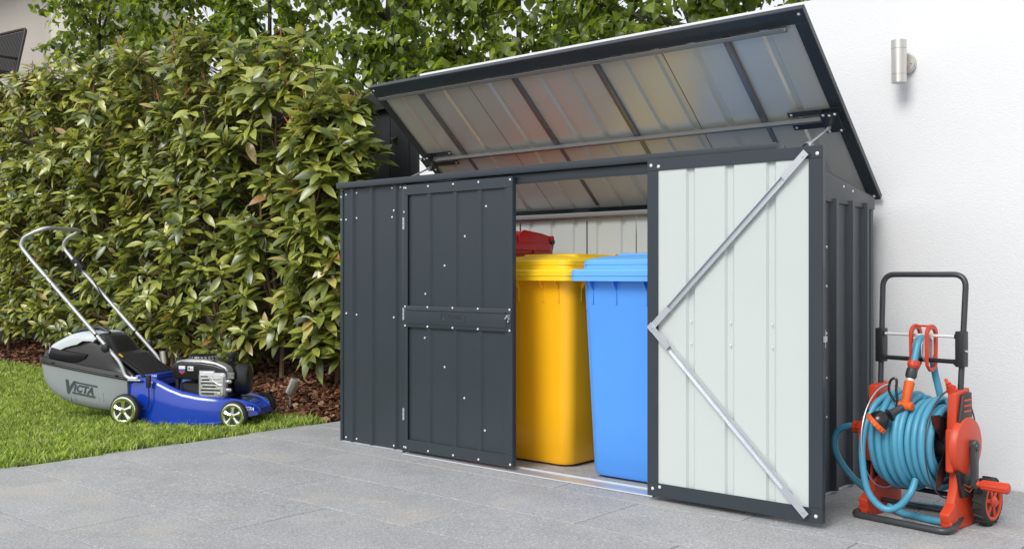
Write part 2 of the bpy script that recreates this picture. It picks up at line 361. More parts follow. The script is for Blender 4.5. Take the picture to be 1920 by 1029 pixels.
# planting bed
g = MB(); nx, ny = 70, 22; vs = []
for i in range(nx+1):
    x = -16+(15.95+.35)*(i/nx)**.8
    e = edge_y(x) if x < -.6 else PY1-.35
    if x > -.602: x = max(x, -.602)
    for j in range(ny+1):
        y = (edge_y(x)-.03)+(3.3-edge_y(x))*(j/ny)**1.4; vs.append((min(x, -.602), y, bed_z(min(x, -.602), y)+(-.004)))
fs = [(i*(ny+1)+j, (i+1)*(ny+1)+j, (i+1)*(ny+1)+j+1, i*(ny+1)+j+1) for i in range(nx) for j in range(ny)]
g.add(vs, fs); tag(obj('planting_bed', g, M['soil']), kind='structure')
def chips(n, x0, x1, name, smin, smax):
    x = rng.uniform(x0, x1, n); ey = .36+(-.62-x)*.085+.05*np.sin(x*2.1)*(x < -.9)
    y = ey-.03+rng.random(n)**1.3*(1.9-ey); t = np.clip((y-ey)/.7, 0, 1); z = -.02+.17*t*t*(3-2*t)*np.where(x < -.7, 1, .9)
    z += rng.uniform(.0, .022, n); a = rng.uniform(0, 2*np.pi, n); L = rng.uniform(smin, smax, n); W = L*rng.uniform(.25, .6, n)
    tilt = rng.normal(0, .38, n); roll = rng.normal(0, .45, n); cu = rng.uniform(-.15, .3, n)*L
    T = np.stack([np.cos(a)*np.cos(tilt), np.sin(a)*np.cos(tilt), np.sin(tilt)], 1)
    B = np.stack([-np.sin(a)*np.cos(roll), np.cos(a)*np.cos(roll), np.sin(roll)], 1); Nn = np.cross(T, B)
    c = np.stack([x, y, z], 1); V = np.zeros((n, 6, 3))
    for k, (s_, w_, h) in enumerate(((-.5, 0, 0), (-.2, -.5, .5), (-.1, .5, .4), (.3, -.4, .5), (.25, .45, .45), (.5, 0, 0))):
        j = rng.uniform(.8, 1.2, n)
        V[:,k] = c+T*(L*s_*j)[:,None]+B*(W*w_*j)[:,None]+Nn*(cu*h)[:,None]
    return big_mesh(name, V.reshape(-1, 3), [(0,1,2),(1,3,4,2),(3,5,4)], n, 6, rng.random(n), CHIP)
ch = link('bark_mulch', chips(42000, -5.5, -.62, 'bark_mulch', .022, .075)); tag(ch, 'reddish brown bark mulch and dead leaves under the hedge', 'mulch', kind='stuff')
ch = link('bark_mulch', chips(16000, -11, -5.5, 'bark_mulch', .03, .07)); tag(ch, 'reddish brown bark mulch in the far left part of the bed', 'mulch', kind='stuff')

# ------------------------------------------------------------------ rendered wall
g = MB(); g.box(-.461, 7.5, .985, 1.205, -.05, 2.068)
tag(obj('garden_wall', g, M['render'], bevel=.006, seg=2), 'white rough-rendered garden wall behind the shed and the hose reel', 'wall')

# ------------------------------------------------------------------ timber fence
fence = thing('timber_fence', 'tall charcoal stained timber board fence behind the hedge', 'fence', (0, 1.45, 0))
bm_ = MB(); bm_.box(-.091, .091, -.009, .009, -.05, 2.0); bme = bm_.mesh('board', M['fence'], .002, 1)
x = .2; i = 0
while x > -10.2:
    b = link('board', bme, fence); b.location = (x, random.uniform(-.004, .004), random.uniform(-.004, .004)); x -= .190; i += 1
g = MB(); g.box(-10.3, .3, -.055, -.012, 1.99, 2.115); g.box(-10.3, .3, -.060, .05, 2.117, 2.14); obj('capping_rail', g, M['fence'], fence, .003)
for px_ in (-.9, -3.3, -5.7, -8.1):
    g = MB(); g.box(px_-.045, px_+.045, .012, .10, -.05, 2.1); obj('post', g, M['fence'], fence, .003)
g = MB(); g.box(-10.3, .3, -.03, -.012, -.02, .22); obj('plinth_board', g, M['fence'], fence, .002)

# ------------------------------------------------------------------ houses behind
hs_ = thing('neighbour_house', 'cream rendered house far left behind the hedge', 'house', (-10.3, 3.2, 0))
g = MB(); g.box(0, 1.5, 0, 1.2, 0, 6.2); obj('wall', g, M['house'], hs_, .01)
g = MB(); g.box(-7, -.002, .7, 1.2, 0, 6.2); w2 = obj('wall', g, M['house2'], hs_, .01); w2['label'] = 'greyer recessed wall'
g = MB(); g.box(-7.3, 1.8, -.4, 1.6, 6.2, 6.35); obj('roof', g, M['roofm'], hs_)
g = MB(); g.box(-7, -.004, -1.0, .698, 3.05, 3.35); obj('balcony', g, M['brick'], hs_, .01)
g = MB(); g.box(-6.4, -4.9, .66, .69, 3.4, 5.4); wf = obj('window', g, M['roofm'], hs_); g = MB(); g.box(-6.3, -5.0, .65, .657, 3.5, 5.3); obj('pane', g, M['glass'], wf)
# woven chair on the balcony
chx = thing('woven_chair', 'dark woven outdoor chair on the balcony at the top left edge', 'chair', (-11.42, 2.75, 3.37), R(8))
g = MB(); lean = Matrix.Translation((0, .25, .42)) @ Matrix.Rotation(R(-12), 4, 'X')
for i in range(19):
    g.box(-.36+i*.04-.012, -.36+i*.04+.012, -.004, .004, .02, .66, lean)
for j in range(20): g.box(-.37, .37, .003, .011, .03+j*.032-.0125, .03+j*.032+.0125, lean)
obj('backrest', g, M['weave'], chx)
g = MB(); g.tube(round_path([lean@Vector((-.38,0,-.42)), lean@Vector((-.40,0,.69)), lean@Vector((.40,0,.69)), lean@Vector((.38,0,-.42))], .06), .022, 8); obj('back_frame', g, M['weave'], chx)
g = MB(); g.box(-.38, .38, -.30, .26, .38, .43); obj('seat', g, M['weave'], chx, .01)
for sx in (-.35, .35):
    g = MB(); g.box(sx-.02, sx+.02, -.29, -.25, 0, .38); obj('leg', g, M['weave'], chx, .004)
    g = MB(); g.tube(round_path([(sx,-.27,.38),(sx,-.27,.62),(sx,.28,.64)], .05), .02, 8); obj('armrest', g, M['weave'], chx)
# low neighbouring building with weatherboards
gb = thing('weatherboard_building', 'pale weatherboard outbuilding glimpsed through the trees beyond the fence', 'building', (-3.4, 5.2, 0))
g = MB(); g.box(0, 3.9, 0, 3, 0, 2.75); obj('wall', g, M['house2'], gb)
for i in range(17):
    g = MB(); m_ = Matrix.Translation((0, -.004, .05+i*.16)) @ Matrix.Rotation(R(4), 4, 'X'); g.box(-.02, 3.92, -.022, -.004, 0, .165, m_); obj('board', g, M['wboard'], gb)
g = MB(); g.box(-.3, 4.2, -.35, 3.3, 2.78, 2.9); obj('roof', g, M['roofm'], gb, .01)
g = MB(); g.box(-.32, 4.22, -.42, -.352, 2.80, 2.93); obj('gutter', g, M['wboard'], gb, .01)

exec_order_marker = None

# ------------------------------------------------------------------ SHED
shed = thing('storage_shed', 'open charcoal steel bin storage shed with its lid raised and one door folded back', 'shed')
W, D, HF, HB = 2.36, .88, 1.272, 1.150
CM = [M['char'], M['mint']]
def ribbed(length, height, ribs, htop=None, amp=.011, rw=.032, flat=.016, t=.0016):
    """sheet along +X, out = -Y, ribs stand outwards; outer face slot 0, inner slot 1"""
    prof = [(0, 0)]
    for r in ribs: prof += [(r-rw/2, 0), (r-flat/2, -amp), (r+flat/2, -amp), (r+rw/2, 0)]
    prof.append((length, 0)); htop = htop or (lambda x: height)
    b = MB(); vs = []; n = len(prof)
    for (x, y) in prof: vs += [(x, y, 0), (x, y, htop(x))]
    b.cur = 0; b.add(vs, [(2*i, 2*i+2, 2*i+3, 2*i+1) for i in range(n-1)])
    vs = []
    for (x, y) in prof: vs += [(x, y+t, 0), (x, y+t, htop(x))]
    b.cur = 1; b.add(vs, [(2*i, 2*i+1, 2*i+3, 2*i+2) for i in range(n-1)])
    return b
def sheet(name, b, parent, mtx):
    me = bpy.data.meshes.new(name); me.from_pydata(b.v, [], b.f); me.materials.append(CM[0]); me.materials.append(CM[1])
    me.polygons.foreach_set('material_index', b.mi); me.shade_smooth(); me.set_sharp_from_angle(angle=R(20)); return link(name, me, parent, mtx)
I4 = Matrix.Identity(4)
SZ = .012
# front fixed panels
sheet('front_panel', ribbed(.440, HF-SZ, [.075, .22, .39]), shed, Matrix.Translation((.012, 0, SZ)))
sheet('front_panel', ribbed(.440, HF-SZ, [.06, .21, .365]), shed, Matrix.Translation((1.905, 0, SZ)))
slope = (HB-HF)/D
# right side (outward = +x) and left side
mr_ = basis(Vector((0,1,0)), Vector((-1,0,0)), Vector((0,0,1)), (W, .006, SZ))
sheet('side_panel', ribbed(D-.012, 0, [.13, .30, .475, .635, .785], lambda x: 1.125, amp=.020, rw=.058, flat=.022), shed, mr_)
ml_ = basis(Vector((0,-1,0)), Vector((1,0,0)), Vector((0,0,1)), (0, D-.006, SZ))
sheet('side_panel', ribbed(D-.012, 0, [.10, .25, .40, .57, .74], lambda x: 1.125), shed, ml_)
# back panels seen from inside (outward = +y): three sheets with a dark lap joint
for x1, L_, in ((W-.006, .575), (W-.006-.58, .575), (W-.006-1.16, .30), (.894, .444), (.447, .441)):
    nrib = max(2, int(L_/.145)); rb = [L_*(k+.5)/nrib for k in range(nrib)]
    sheet('back_panel', ribbed(L_, 0, rb, lambda x: HB-.02), shed, basis(Vector((-1,0,0)), Vector((0,-1,0)), Vector((0,0,1)), (x1, D-.012, SZ)))
for xx in (W-.0085-.5765, .8965, .449): g = MB(); g.box(xx-.003, xx+.003, D-.016, D-.0135, .02, HB-.03); obj('lap_joint', g, M['black'], shed)
# corner posts and jambs
for nm, a in (('corner_post', (-.006,.014,-.006,.05)), ('corner_post', (W-.014,W+.006,-.006,.05)), ('corner_post', (-.006,.05,D-.03,D+.004)), ('corner_post', (W-.05,W+.006,D-.03,D+.004))):
    g = MB(); g.box(a[0], a[1], a[2], a[3], .008, 1.128 if a[2] > .5 else HF-.002); obj(nm, g, M['char'], shed, .002)
for x0 in (.4535, 1.872):
    g = MB(); g.box(x0, x0+.034, -.010, .035, .008, HF-.001); g.box(x0+.0345, x0+.040, -.004, .02, .008, HF-.001); obj('door_jamb', g, M['char'], shed, .002)
# head beam, upper beam
g = MB(); g.box(-.012, W+.012, -.028, .035, HF+.003, HF+.033); obj('front_beam', g, M['char'], shed, .003)
g = MB(); g.box(.45, 1.92, -.002, .03, HF-.038, HF+.001); obj('door_header', g, M['char'], shed, .002)
# sloping side rims
for x0, x1 in ((-.010, .0), (W, W+.010)):
    g = MB(); g.prism([(0.0355, HF+.024), (D+.006, HB+.012), (D+.006, HB-.035), (.0355, 1.131), ], lambda a, b, d: (d, a, b), x0, x1); obj('side_rim', g, M['char'], shed, .0015)
    g = MB(); s0, s1 = (x0, x0+.045) if x0 < 0 else (x1-.045, x1)
    g.prism([(0.0355, HF+.027), (D+.006, HB+.015), (D+.006, HB+.0125), (.0355, HF+.0245)], lambda a, b, d: (d, a, b), s0, s1); obj('rim_flange', g, M['char'], shed)
g = MB(); g.box(.003, W-.003, D-.055, D-.015, HB-.012, HB+.010); obj('back_rail', g, M['silverp'], shed, .002)
# sill: galvanised threshold track
g = MB(); g.prism([(-.040,.001),(.022,.001),(.022,.020),(.017,.020),(.015,.013),(-.037,.006)], lambda a, c, d: (d, a, c), .49, 1.872); obj('sill_track', g, M['galv'], shed, .001, 1)
g = MB(); g.box(.004, .452, -.006, .03, .001, .011); g.box(1.913, 2.35, -.006, .03, .001, .011); g.box(2.33, 2.362, .03, D-.03, .001, .011); g.box(-.002, .03, .03, D-.03, .001, .011); g.box(.03, 2.33, D-.045, D-.012, .001, .011)
obj('base_rail', g, M['galv'], shed, .001, 1)
# screws
sc = MB(); sc.lathe((0,0,0), (0,-1,0), [(0,.0052),(.0012,.0052),(.003,.0036),(.0034,.0015)], 10); SCREW = sc.mesh('screw', M['zinc'])
sw = MB(); sw.lathe((0,0,0), (0,-1,0), [(0,.0062),(.001,.0062),(.0011,.0040),(.003,.0034),(.0035,.001)], 10); SCREW2 = sw.mesh('screw', M['zinc'])
def screw(p, parent, me=None, rot=None):
    o = link('screw', me or SCREW, parent); o.location = p
    if rot: o.rotation_euler = rot
    return o
for x_, z_ in ((.034,1.245),(.115,1.25),(.034,1.12),(.115,1.125),(.036,.70-.05),(.115,.645),(.375,1.265),(.434,1.262),(.40,1.15),(.375,1.12),(.40,.64),(.034,.028),(.115,.028),(.40,.028)):
    screw((x_ , -.0005 if x_ != .40 else -.0125, min(z_, 1.26)), shed)
for z_ in (1.235, 1.12): screw((.003, -.0065, z_), shed)
for z_ in (1.255, 1.14, .03): screw((.470, -.0105, z_), shed)
for y_, z_ in ((.18,1.09),(.62,1.09),(.83,1.09),(.05,1.09),(.40,1.09)): screw((W+.0005, y_, z_), shed, rot=(0,0,R(90)))
for y_, z_ in ((.46,.03),(.70,.03),(.20,.03),(.85,.03)): screw((W+.0005, y_, z_), shed, rot=(0,0,R(90)))
for y_ in (.56, .65): screw((W+.0105, y_, HF+slope*y_-.005), shed, rot=(0,0,R(90)))
screw((W+.0105, .07, HF-.0), shed, rot=(0,0,R(90)))
for z_ in (.95, .8, .62, .45, .3): screw((W+.0005, .42, z_), shed, rot=(0,0,R(90)))
# concealed uprights of the right front bay: feet below the folded door
# --- left door (closed)
DX0, DX1, DZ0, DZ1 = .4955, 1.166, .022, 1.262
yo = -.034
g = MB(); g.box(DX0, DX1, yo, yo+.004, DZ1-.045, DZ1); g.box(DX0, DX1, yo, yo+.004, DZ0, DZ0+.05)
g.box(DX0, DX0+.022, yo, yo+.004, DZ0+.0502, DZ1-.0452); g.box(DX1-.028, DX1, yo, yo+.004, DZ0+.0502, DZ1-.0452)
g.box(DX1-.003, DX1, yo+.0042, yo+.026, DZ0, DZ1); g.box(DX0, DX0+.003, yo+.0042, yo+.026, DZ0, DZ1); g.box(DX0+.0032, DX1-.0032, yo+.0042, yo+.026, DZ1-.003, DZ1)
ld = obj('door', g, M['char'], shed, .0012, 1); ld['label'] = 'closed left door'
sheet('door_sheet', ribbed(DX1-DX0-.012, DZ1-DZ0-.01, [.155-.004, .318, .47, .60+.028], amp=.009, rw=.034, flat=.018), ld, Matrix.Translation((DX0+.006, yo+.0125, DZ0+.005)))
g = MB(); g.box(DX0+.005, DX1-.003, yo-.004, yo-.0003, .600, .700); g.prism([(.685, -.0042), (.683, -.007), (.618, -.007), (.614, -.0042)], lambda a, b, d: (d, yo+b, a), DX0+.02, DX1-.03)
g.box(DX0+.02, DX1-.03, yo-.0115, yo-.0072, .679, .6835)
mrail = obj('middle_rail', g, M['char'], ld, .0012, 2)
g = MB(); g.tube(round_path([(.745,yo-.0085,.667),(.745,yo-.0085,.632),(.895,yo-.0085,.632),(.895,yo-.0085,.667),(.745,yo-.0085,.667)], .004, 2), .0007, 5)
g.tube(smooth_path([(.745,yo-.0085,.664),(.752,yo-.0085,.640),(.768,yo-.0085,.633)]), .0007, 5); g.tube([(.768,yo-.0085,.667),(.772,yo-.0085,.654),(.755,yo-.0085,.656)], .0007, 5); g.tube([(.756,yo-.0085,.656),(.768,yo-.0085,.640)], .0007, 5)
tm = text_mesh('GLOBEL', .022, .0006, 0, 0, M['char'], 'embossed_name', 1.1)
emb = obj('emblem', g, M['char'], ld); lt = link('embossed_name', tm, ld, basis(Vector((1,0,0)), Vector((0,0,1)), Vector((0,-1,0)), (.790, yo-.0078, .646)))
SX = [DX0+.010, .655, .815, .970, DX1-.012]
for z_ in (DZ1-.012, DZ0+.012): [screw((x_, yo, z_), ld) for x_ in SX]
for z_ in (.6945, .6055): [screw((x_, yo-.004, z_), ld) for x_ in SX]
for x_, z_ in ((1.005,1.143),(.877,1.015),(.751,.885),(.626,.755),(.622,.552),(.751,.425),(.874,.294),(.998,.162)): screw((x_, yo+.0115, z_), ld)
HG = MB(); HG.cyl((0,0,-.028), (0,0,-.010), .005, 10); HG.cyl((0,0,-.008), (0,0,.008), .005, 10); HG.cyl((0,0,.010), (0,0,.028), .005, 10); HG.box(.002,.008,.001,.003,-.026,.026); hinge_me = HG.mesh('hinge', M['galv'])
for z_ in (1.085, .66, .19): h = link('hinge', hinge_me, ld); h.location = (DX0-.006, yo+.001, z_)
g = MB(); g.box(DX1-.020, DX1-.010, yo-.008, yo-.004, .652, .672); g.cyl((DX1-.014,yo-.006,.668), (DX1-.014,yo-.020,.668), .004, 8); g.cyl((DX1-.026,yo-.018,.655), (DX1-.014,yo-.018,.668), .003, 8); g.cyl((DX1-.014,yo-.006,.645), (DX1-.014,yo-.014,.645), .004, 8); obj('latch', g, M['galv'], ld)
# --- right door folded right back, showing its pale inner face
RX0, RX1, ry = 1.877, 2.562, -.068
g = MB(); g.box(RX0, RX1, ry-.014, ry-.011, 1.232, DZ1+.012); g.box(RX0, RX1, ry-.014, ry-.011, .018, .068); g.box(RX0, RX0+.047, ry-.014, ry-.011, .0682, 1.2318); g.box(RX1-.048, RX1, ry-.014, ry-.011, .0682, 1.2318)
g.box(RX0, RX0+.003, ry-.0108, ry+.012, .018, DZ1+.012); g.box(RX1-.003, RX1, ry-.0108, ry+.012, .018, DZ1+.012); g.box(RX0+.0032, RX1-.0032, ry-.0108, ry+.012, DZ1+.009, DZ1+.012); g.box(RX0+.0032, RX1-.0032, ry-.0108, ry+.012, .018, .021)
rd = obj('door', g, M['char'], shed, .0012, 1); rd['label'] = 'right door folded back, pale mint inner face with steel braces'
# inner face: mint, ribs recessed away from the viewer
b = MB(); prof = [(0,0)]
for r_ in (2.058-RX0-.003, 2.216-RX0-.003, 2.375-RX0-.003): prof += [(r_-.018,0), (r_-.011,.010), (r_+.009,.010), (r_+.020,0)]
prof.append((RX1-RX0-.008, 0)); n = len(prof); vs = []
for x_, y_ in prof: vs += [(x_, y_, 0), (x_, y_, 1.24)]
b.cur = 1; b.add(vs, [(2*i, 2*i+2, 2*i+3, 2*i+1) for i in range(n-1)]); vs = [(x_, y_+.0014, z_) for x_, y_, z_ in vs]; b.cur = 0; b.add(vs, [(2*i, 2*i+1, 2*i+3, 2*i+2) for i in range(n-1)])
sheet('door_sheet', b, rd, Matrix.Translation((RX0+.004, ry-.009, .025)))
def brace(p0, p1):
    p0, p1 = Vector(p0), Vector(p1); d = (p1-p0); L_ = d.length; d.normalize(); z = Vector((0,-1,0)); yv = z.cross(d)
    b = MB(); b.box(.10, L_-.10, -.0105, .0105, 0, .0015)
    for s_ in (-1, 1): b.prism([(.07,.0016),(.10,.011),(L_-.10,.011),(L_-.07,.0016)], lambda a, c, e: (a, e, c), s_*.0108-.001, s_*.0108+.001)
    b.box(-.018, .0995, -.0125, .0125, .0135-.001, .0150-.001); b.box(L_-.0995, L_+.018, -.0125, .0125, .0125, .014)
    for e_ in (0, L_): b.cyl((e_, 0, .014), (e_, 0, .0165), .005, 10)
    for k in range(5):
        u_ = .12+(L_-.24)*k/4
        b.cyl((u_, 0, .0016), (u_, 0, .0024), .004, 8)
    # channel rises to the end tabs
    b.prism([(-.002,.0125),(.04,.0125),(.10,.0018),(.098,.0016),(.04,.0105),(-.002,.0105)], lambda a, c, e: (a, e, c), -.009, .009)
    o = obj('brace', b, M['galv'], rd, .0006, 1); o.matrix_local = basis(d, yv, z, p0); return o
brace((1.908, ry-.0155, .650), (2.499, ry-.0155, 1.240)); brace((1.908, ry-.0175, .646), (2.499, ry-.0155, .052))
for p in ((RX0+.017, 1.253), (RX0+.024, .046), (RX1-.017, 1.247), (RX1-.022, .042), (RX0+.05, 1.247), (RX0+.055, .055)): screw((p[0], ry-.014, p[1]), rd, SCREW2)
for x_ in (2.060, 2.219, 2.378):
    for z_ in (.675, .595): (lambda o: setattr(o, 'scale', (.7,.7,.7)))(screw((x_+.002, ry-.0085, z_), rd))
g = MB(); g.box(RX1-.012, RX1-.002, ry+.013, ry+.02, .60, .66); g.box(RX1-.006, RX1+.004, ry-.004, ry+.018, .62, .64); obj('latch', g, M['galv'], rd)
for z_ in (1.085, .66, .19): h = link('hinge', hinge_me, rd); h.location = (RX0-.002, ry+.018, z_)

# --- lid, raised
p0 = Vector((0, .190, 1.814)); p1 = Vector((0, .955, 1.165)); LV = (p1-p0); LL = LV.length; e = LV.normalized()
nrm = Vector((1,0,0)).cross(e)              # underside normal (towards viewer and down)
if nrm.y > 0: nrm = -nrm
LM = basis(Vector((1,0,0)), e, Vector((1,0,0)).cross(e), (0, .190, 1.814))   # local: x, s along slope, z
zs = 1 if (LM.to_3x3() @ Vector((0,0,1))).dot(nrm) > 0 else -1                # +zs = underside
X0, X1 = -.006, 2.368
def lb(b, x0, x1, s0, s1, t0, t1):
    a, c = sorted((t0*zs, t1*zs)); b.box(x0, x1, s0, s1, a, c); return b
g = MB(); lb(g, X0, X1, 0, .062, .0, .003); lb(g, X0, X0+.040, .0622, LL-.0402, .0, .003); lb(g, X1-.050, X1, .0622, LL-.0402, .0, .003); lb(g, X0, X1, LL-.040, LL, .0, .003)
lb(g, X0, X1, -.003, -.0002, -.020, .003); lb(g, X0-.003, X0-.0002, -.003, LL, -.020, .003); lb(g, X1+.0002, X1+.003, -.003, LL, -.020, .003); lb(g, X0, X1, LL+.0002, LL+.003, -.020, .003)
lid = obj('lid', g, M['char'], shed, .001, 1); lid.matrix_local = LM; lid['label'] = 'raised lid with pale ribbed underside'
joints = [.012, .626, 1.243, 1.722, 2.350]; lights = [.158, .466, .766, 1.071, 1.225, 1.545, 1.700, 1.868, 2.189]
zo = basis(Vector((1,0,0)), Vector((0,0,1)) , Vector((0,-1,0)), (0,0,0))
for a, c in zip(joints[:-1], joints[1:]):
    b = MB(); prof = [(a+.0018, -.0075)]
    for r_ in [q for q in lights if a < q < c]: prof += [(r_-.020, -.0075), (r_-.011, -.018), (r_+.010, -.018), (r_+.019, -.0075)]
    prof.append((c-.0018, -.0075)); n = len(prof); vs = []
    for x_, t_ in prof: vs += [(x_, .01, t_*zs), (x_, LL-.01, t_*zs)]
    b.cur = 1; b.add(vs, [(2*i, 2*i+2, 2*i+3, 2*i+1) for i in range(n-1)])
    vs = [(x_, s_, t_-.0015*zs) for x_, s_, t_ in vs]; b.cur = 0; b.add(vs, [(2*i, 2*i+1, 2*i+3, 2*i+2) for i in range(n-1)])
    sheet('roof_sheet', b, lid, I4).data.materials[1] = M['mintg']
g = MB(); lb(g, X0+.002, X1-.002, .004, LL-.004, -.0195, -.0188); obj('backing_sheet', g, M['char'], lid)
for x_ in (.304, .926, 1.393, 2.026):
    g = MB(); lb(g, x_-.014, x_+.012, .07, .512, -.0072, .008); lb(g, x_-.012, x_+.010, .545, LL-.05, -.0072, -.0030); obj('stiffener', g, M['stiff'], lid, .002)
g = MB(); lb(g, .030, 2.283, .068, .0695, .0035, .028); lb(g, .030, 2.283, .0698, .090, .0035, .005); lb(g, .030, 2.283, .052, .0677, .0265, .028); obj('crossbar', g, M['silverp'], lid, .0008, 1)
g = MB(); lb(g, .10, 2.315, .512, .541, .010, .012); lb(g, .10, 2.315, .512, .5135, .0122, .032); lb(g, .10, 2.315, .5395, .541, -.007, .0098); obj('crossbar', g, M['silverp'], lid, .0008, 1)
for sgn, xe in ((1, X1-.012), (-1, X0+.010)):
    g = MB(); x1_, x2_ = sorted((xe, xe-sgn*.22)); lb(g, x1_, x2_, .478, .505, .0035, .0055)
    x1_, x2_ = sorted((xe, xe-sgn*.22)); lb(g, x1_, x2_, .548, .575, .0035, .0055); x1_, x2_ = sorted((xe, xe-sgn*.075)); lb(g, x1_, x2_, .478, .580, .0330, .0350); x1_, x2_ = sorted((xe-sgn*.072, xe-sgn*.075)); lb(g, x1_, x2_, .478, .51, .006, .0328)
    br = obj('bracket', g, M['char'], lid, .0008, 1)
    for dx, s_ in ((.012,.486),(.060,.486),(.012,.572),(.060,.572),(.036,.490)):
        o = link('screw', SCREW2, lid); o.matrix_local = basis(Vector((1,0,0)), Vector((0,0,-zs)), Vector((0,1,0)), (xe-sgn*dx, s_, .0352*zs))
    for s_ in (.492, .561):
        o = link('screw', SCREW2, lid); o.matrix_local = basis(Vector((1,0,0)), Vector((0,0,-zs)), Vector((0,1,0)), (xe-sgn*.205, s_, .0056*zs))
for x_, s_ in ((X0+.016, .02), (X1-.02, .02), (X0+.016, LL-.02), (X1-.02, LL-.02)):
    o = link('screw', SCREW2, lid); o.matrix_local = basis(Vector((1,0,0)), Vector((0,0,-zs)), Vector((0,1,0)), (x_, s_, .0032*zs))
# gas struts
for xx in (W-.055, .050):
    top = LM @ Vector((xx, .545, .045*zs)); bot = Vector((xx, .145, HF-.03))
    g = MB(); m_ = bot.lerp(top, .52); g.cyl(bot, m_, .0095, 12); st = obj('gas_strut', g, M['blackg'], shed)
    g = MB(); g.cyl(m_, top, .0045, 10); g.lathe(top-(top-bot).normalized()*.02, (top-bot), [(0,.007),(.02,.008),(.028,.006)], 10); g.lathe(m_-(top-bot).normalized()*.004, (top-bot), [(0,.0105),(.022,.0105),(.026,.006)], 10); obj('piston_rod', g, M['galv'], st)
    g = MB(); g.box(xx-.004, xx+.004, .125, .165, HF-.06, HF-.012); obj('strut_mount', g, M['galv'], shed)
for xx in (.75, 1.55):
    g = MB(); g.cyl((xx, .945, 1.163), (xx+.10, .945, 1.163), .006, 10); g.box(xx, xx+.1, .895, .94, 1.1605, 1.1625); obj('lid_hinge', g, M['galv'], shed)

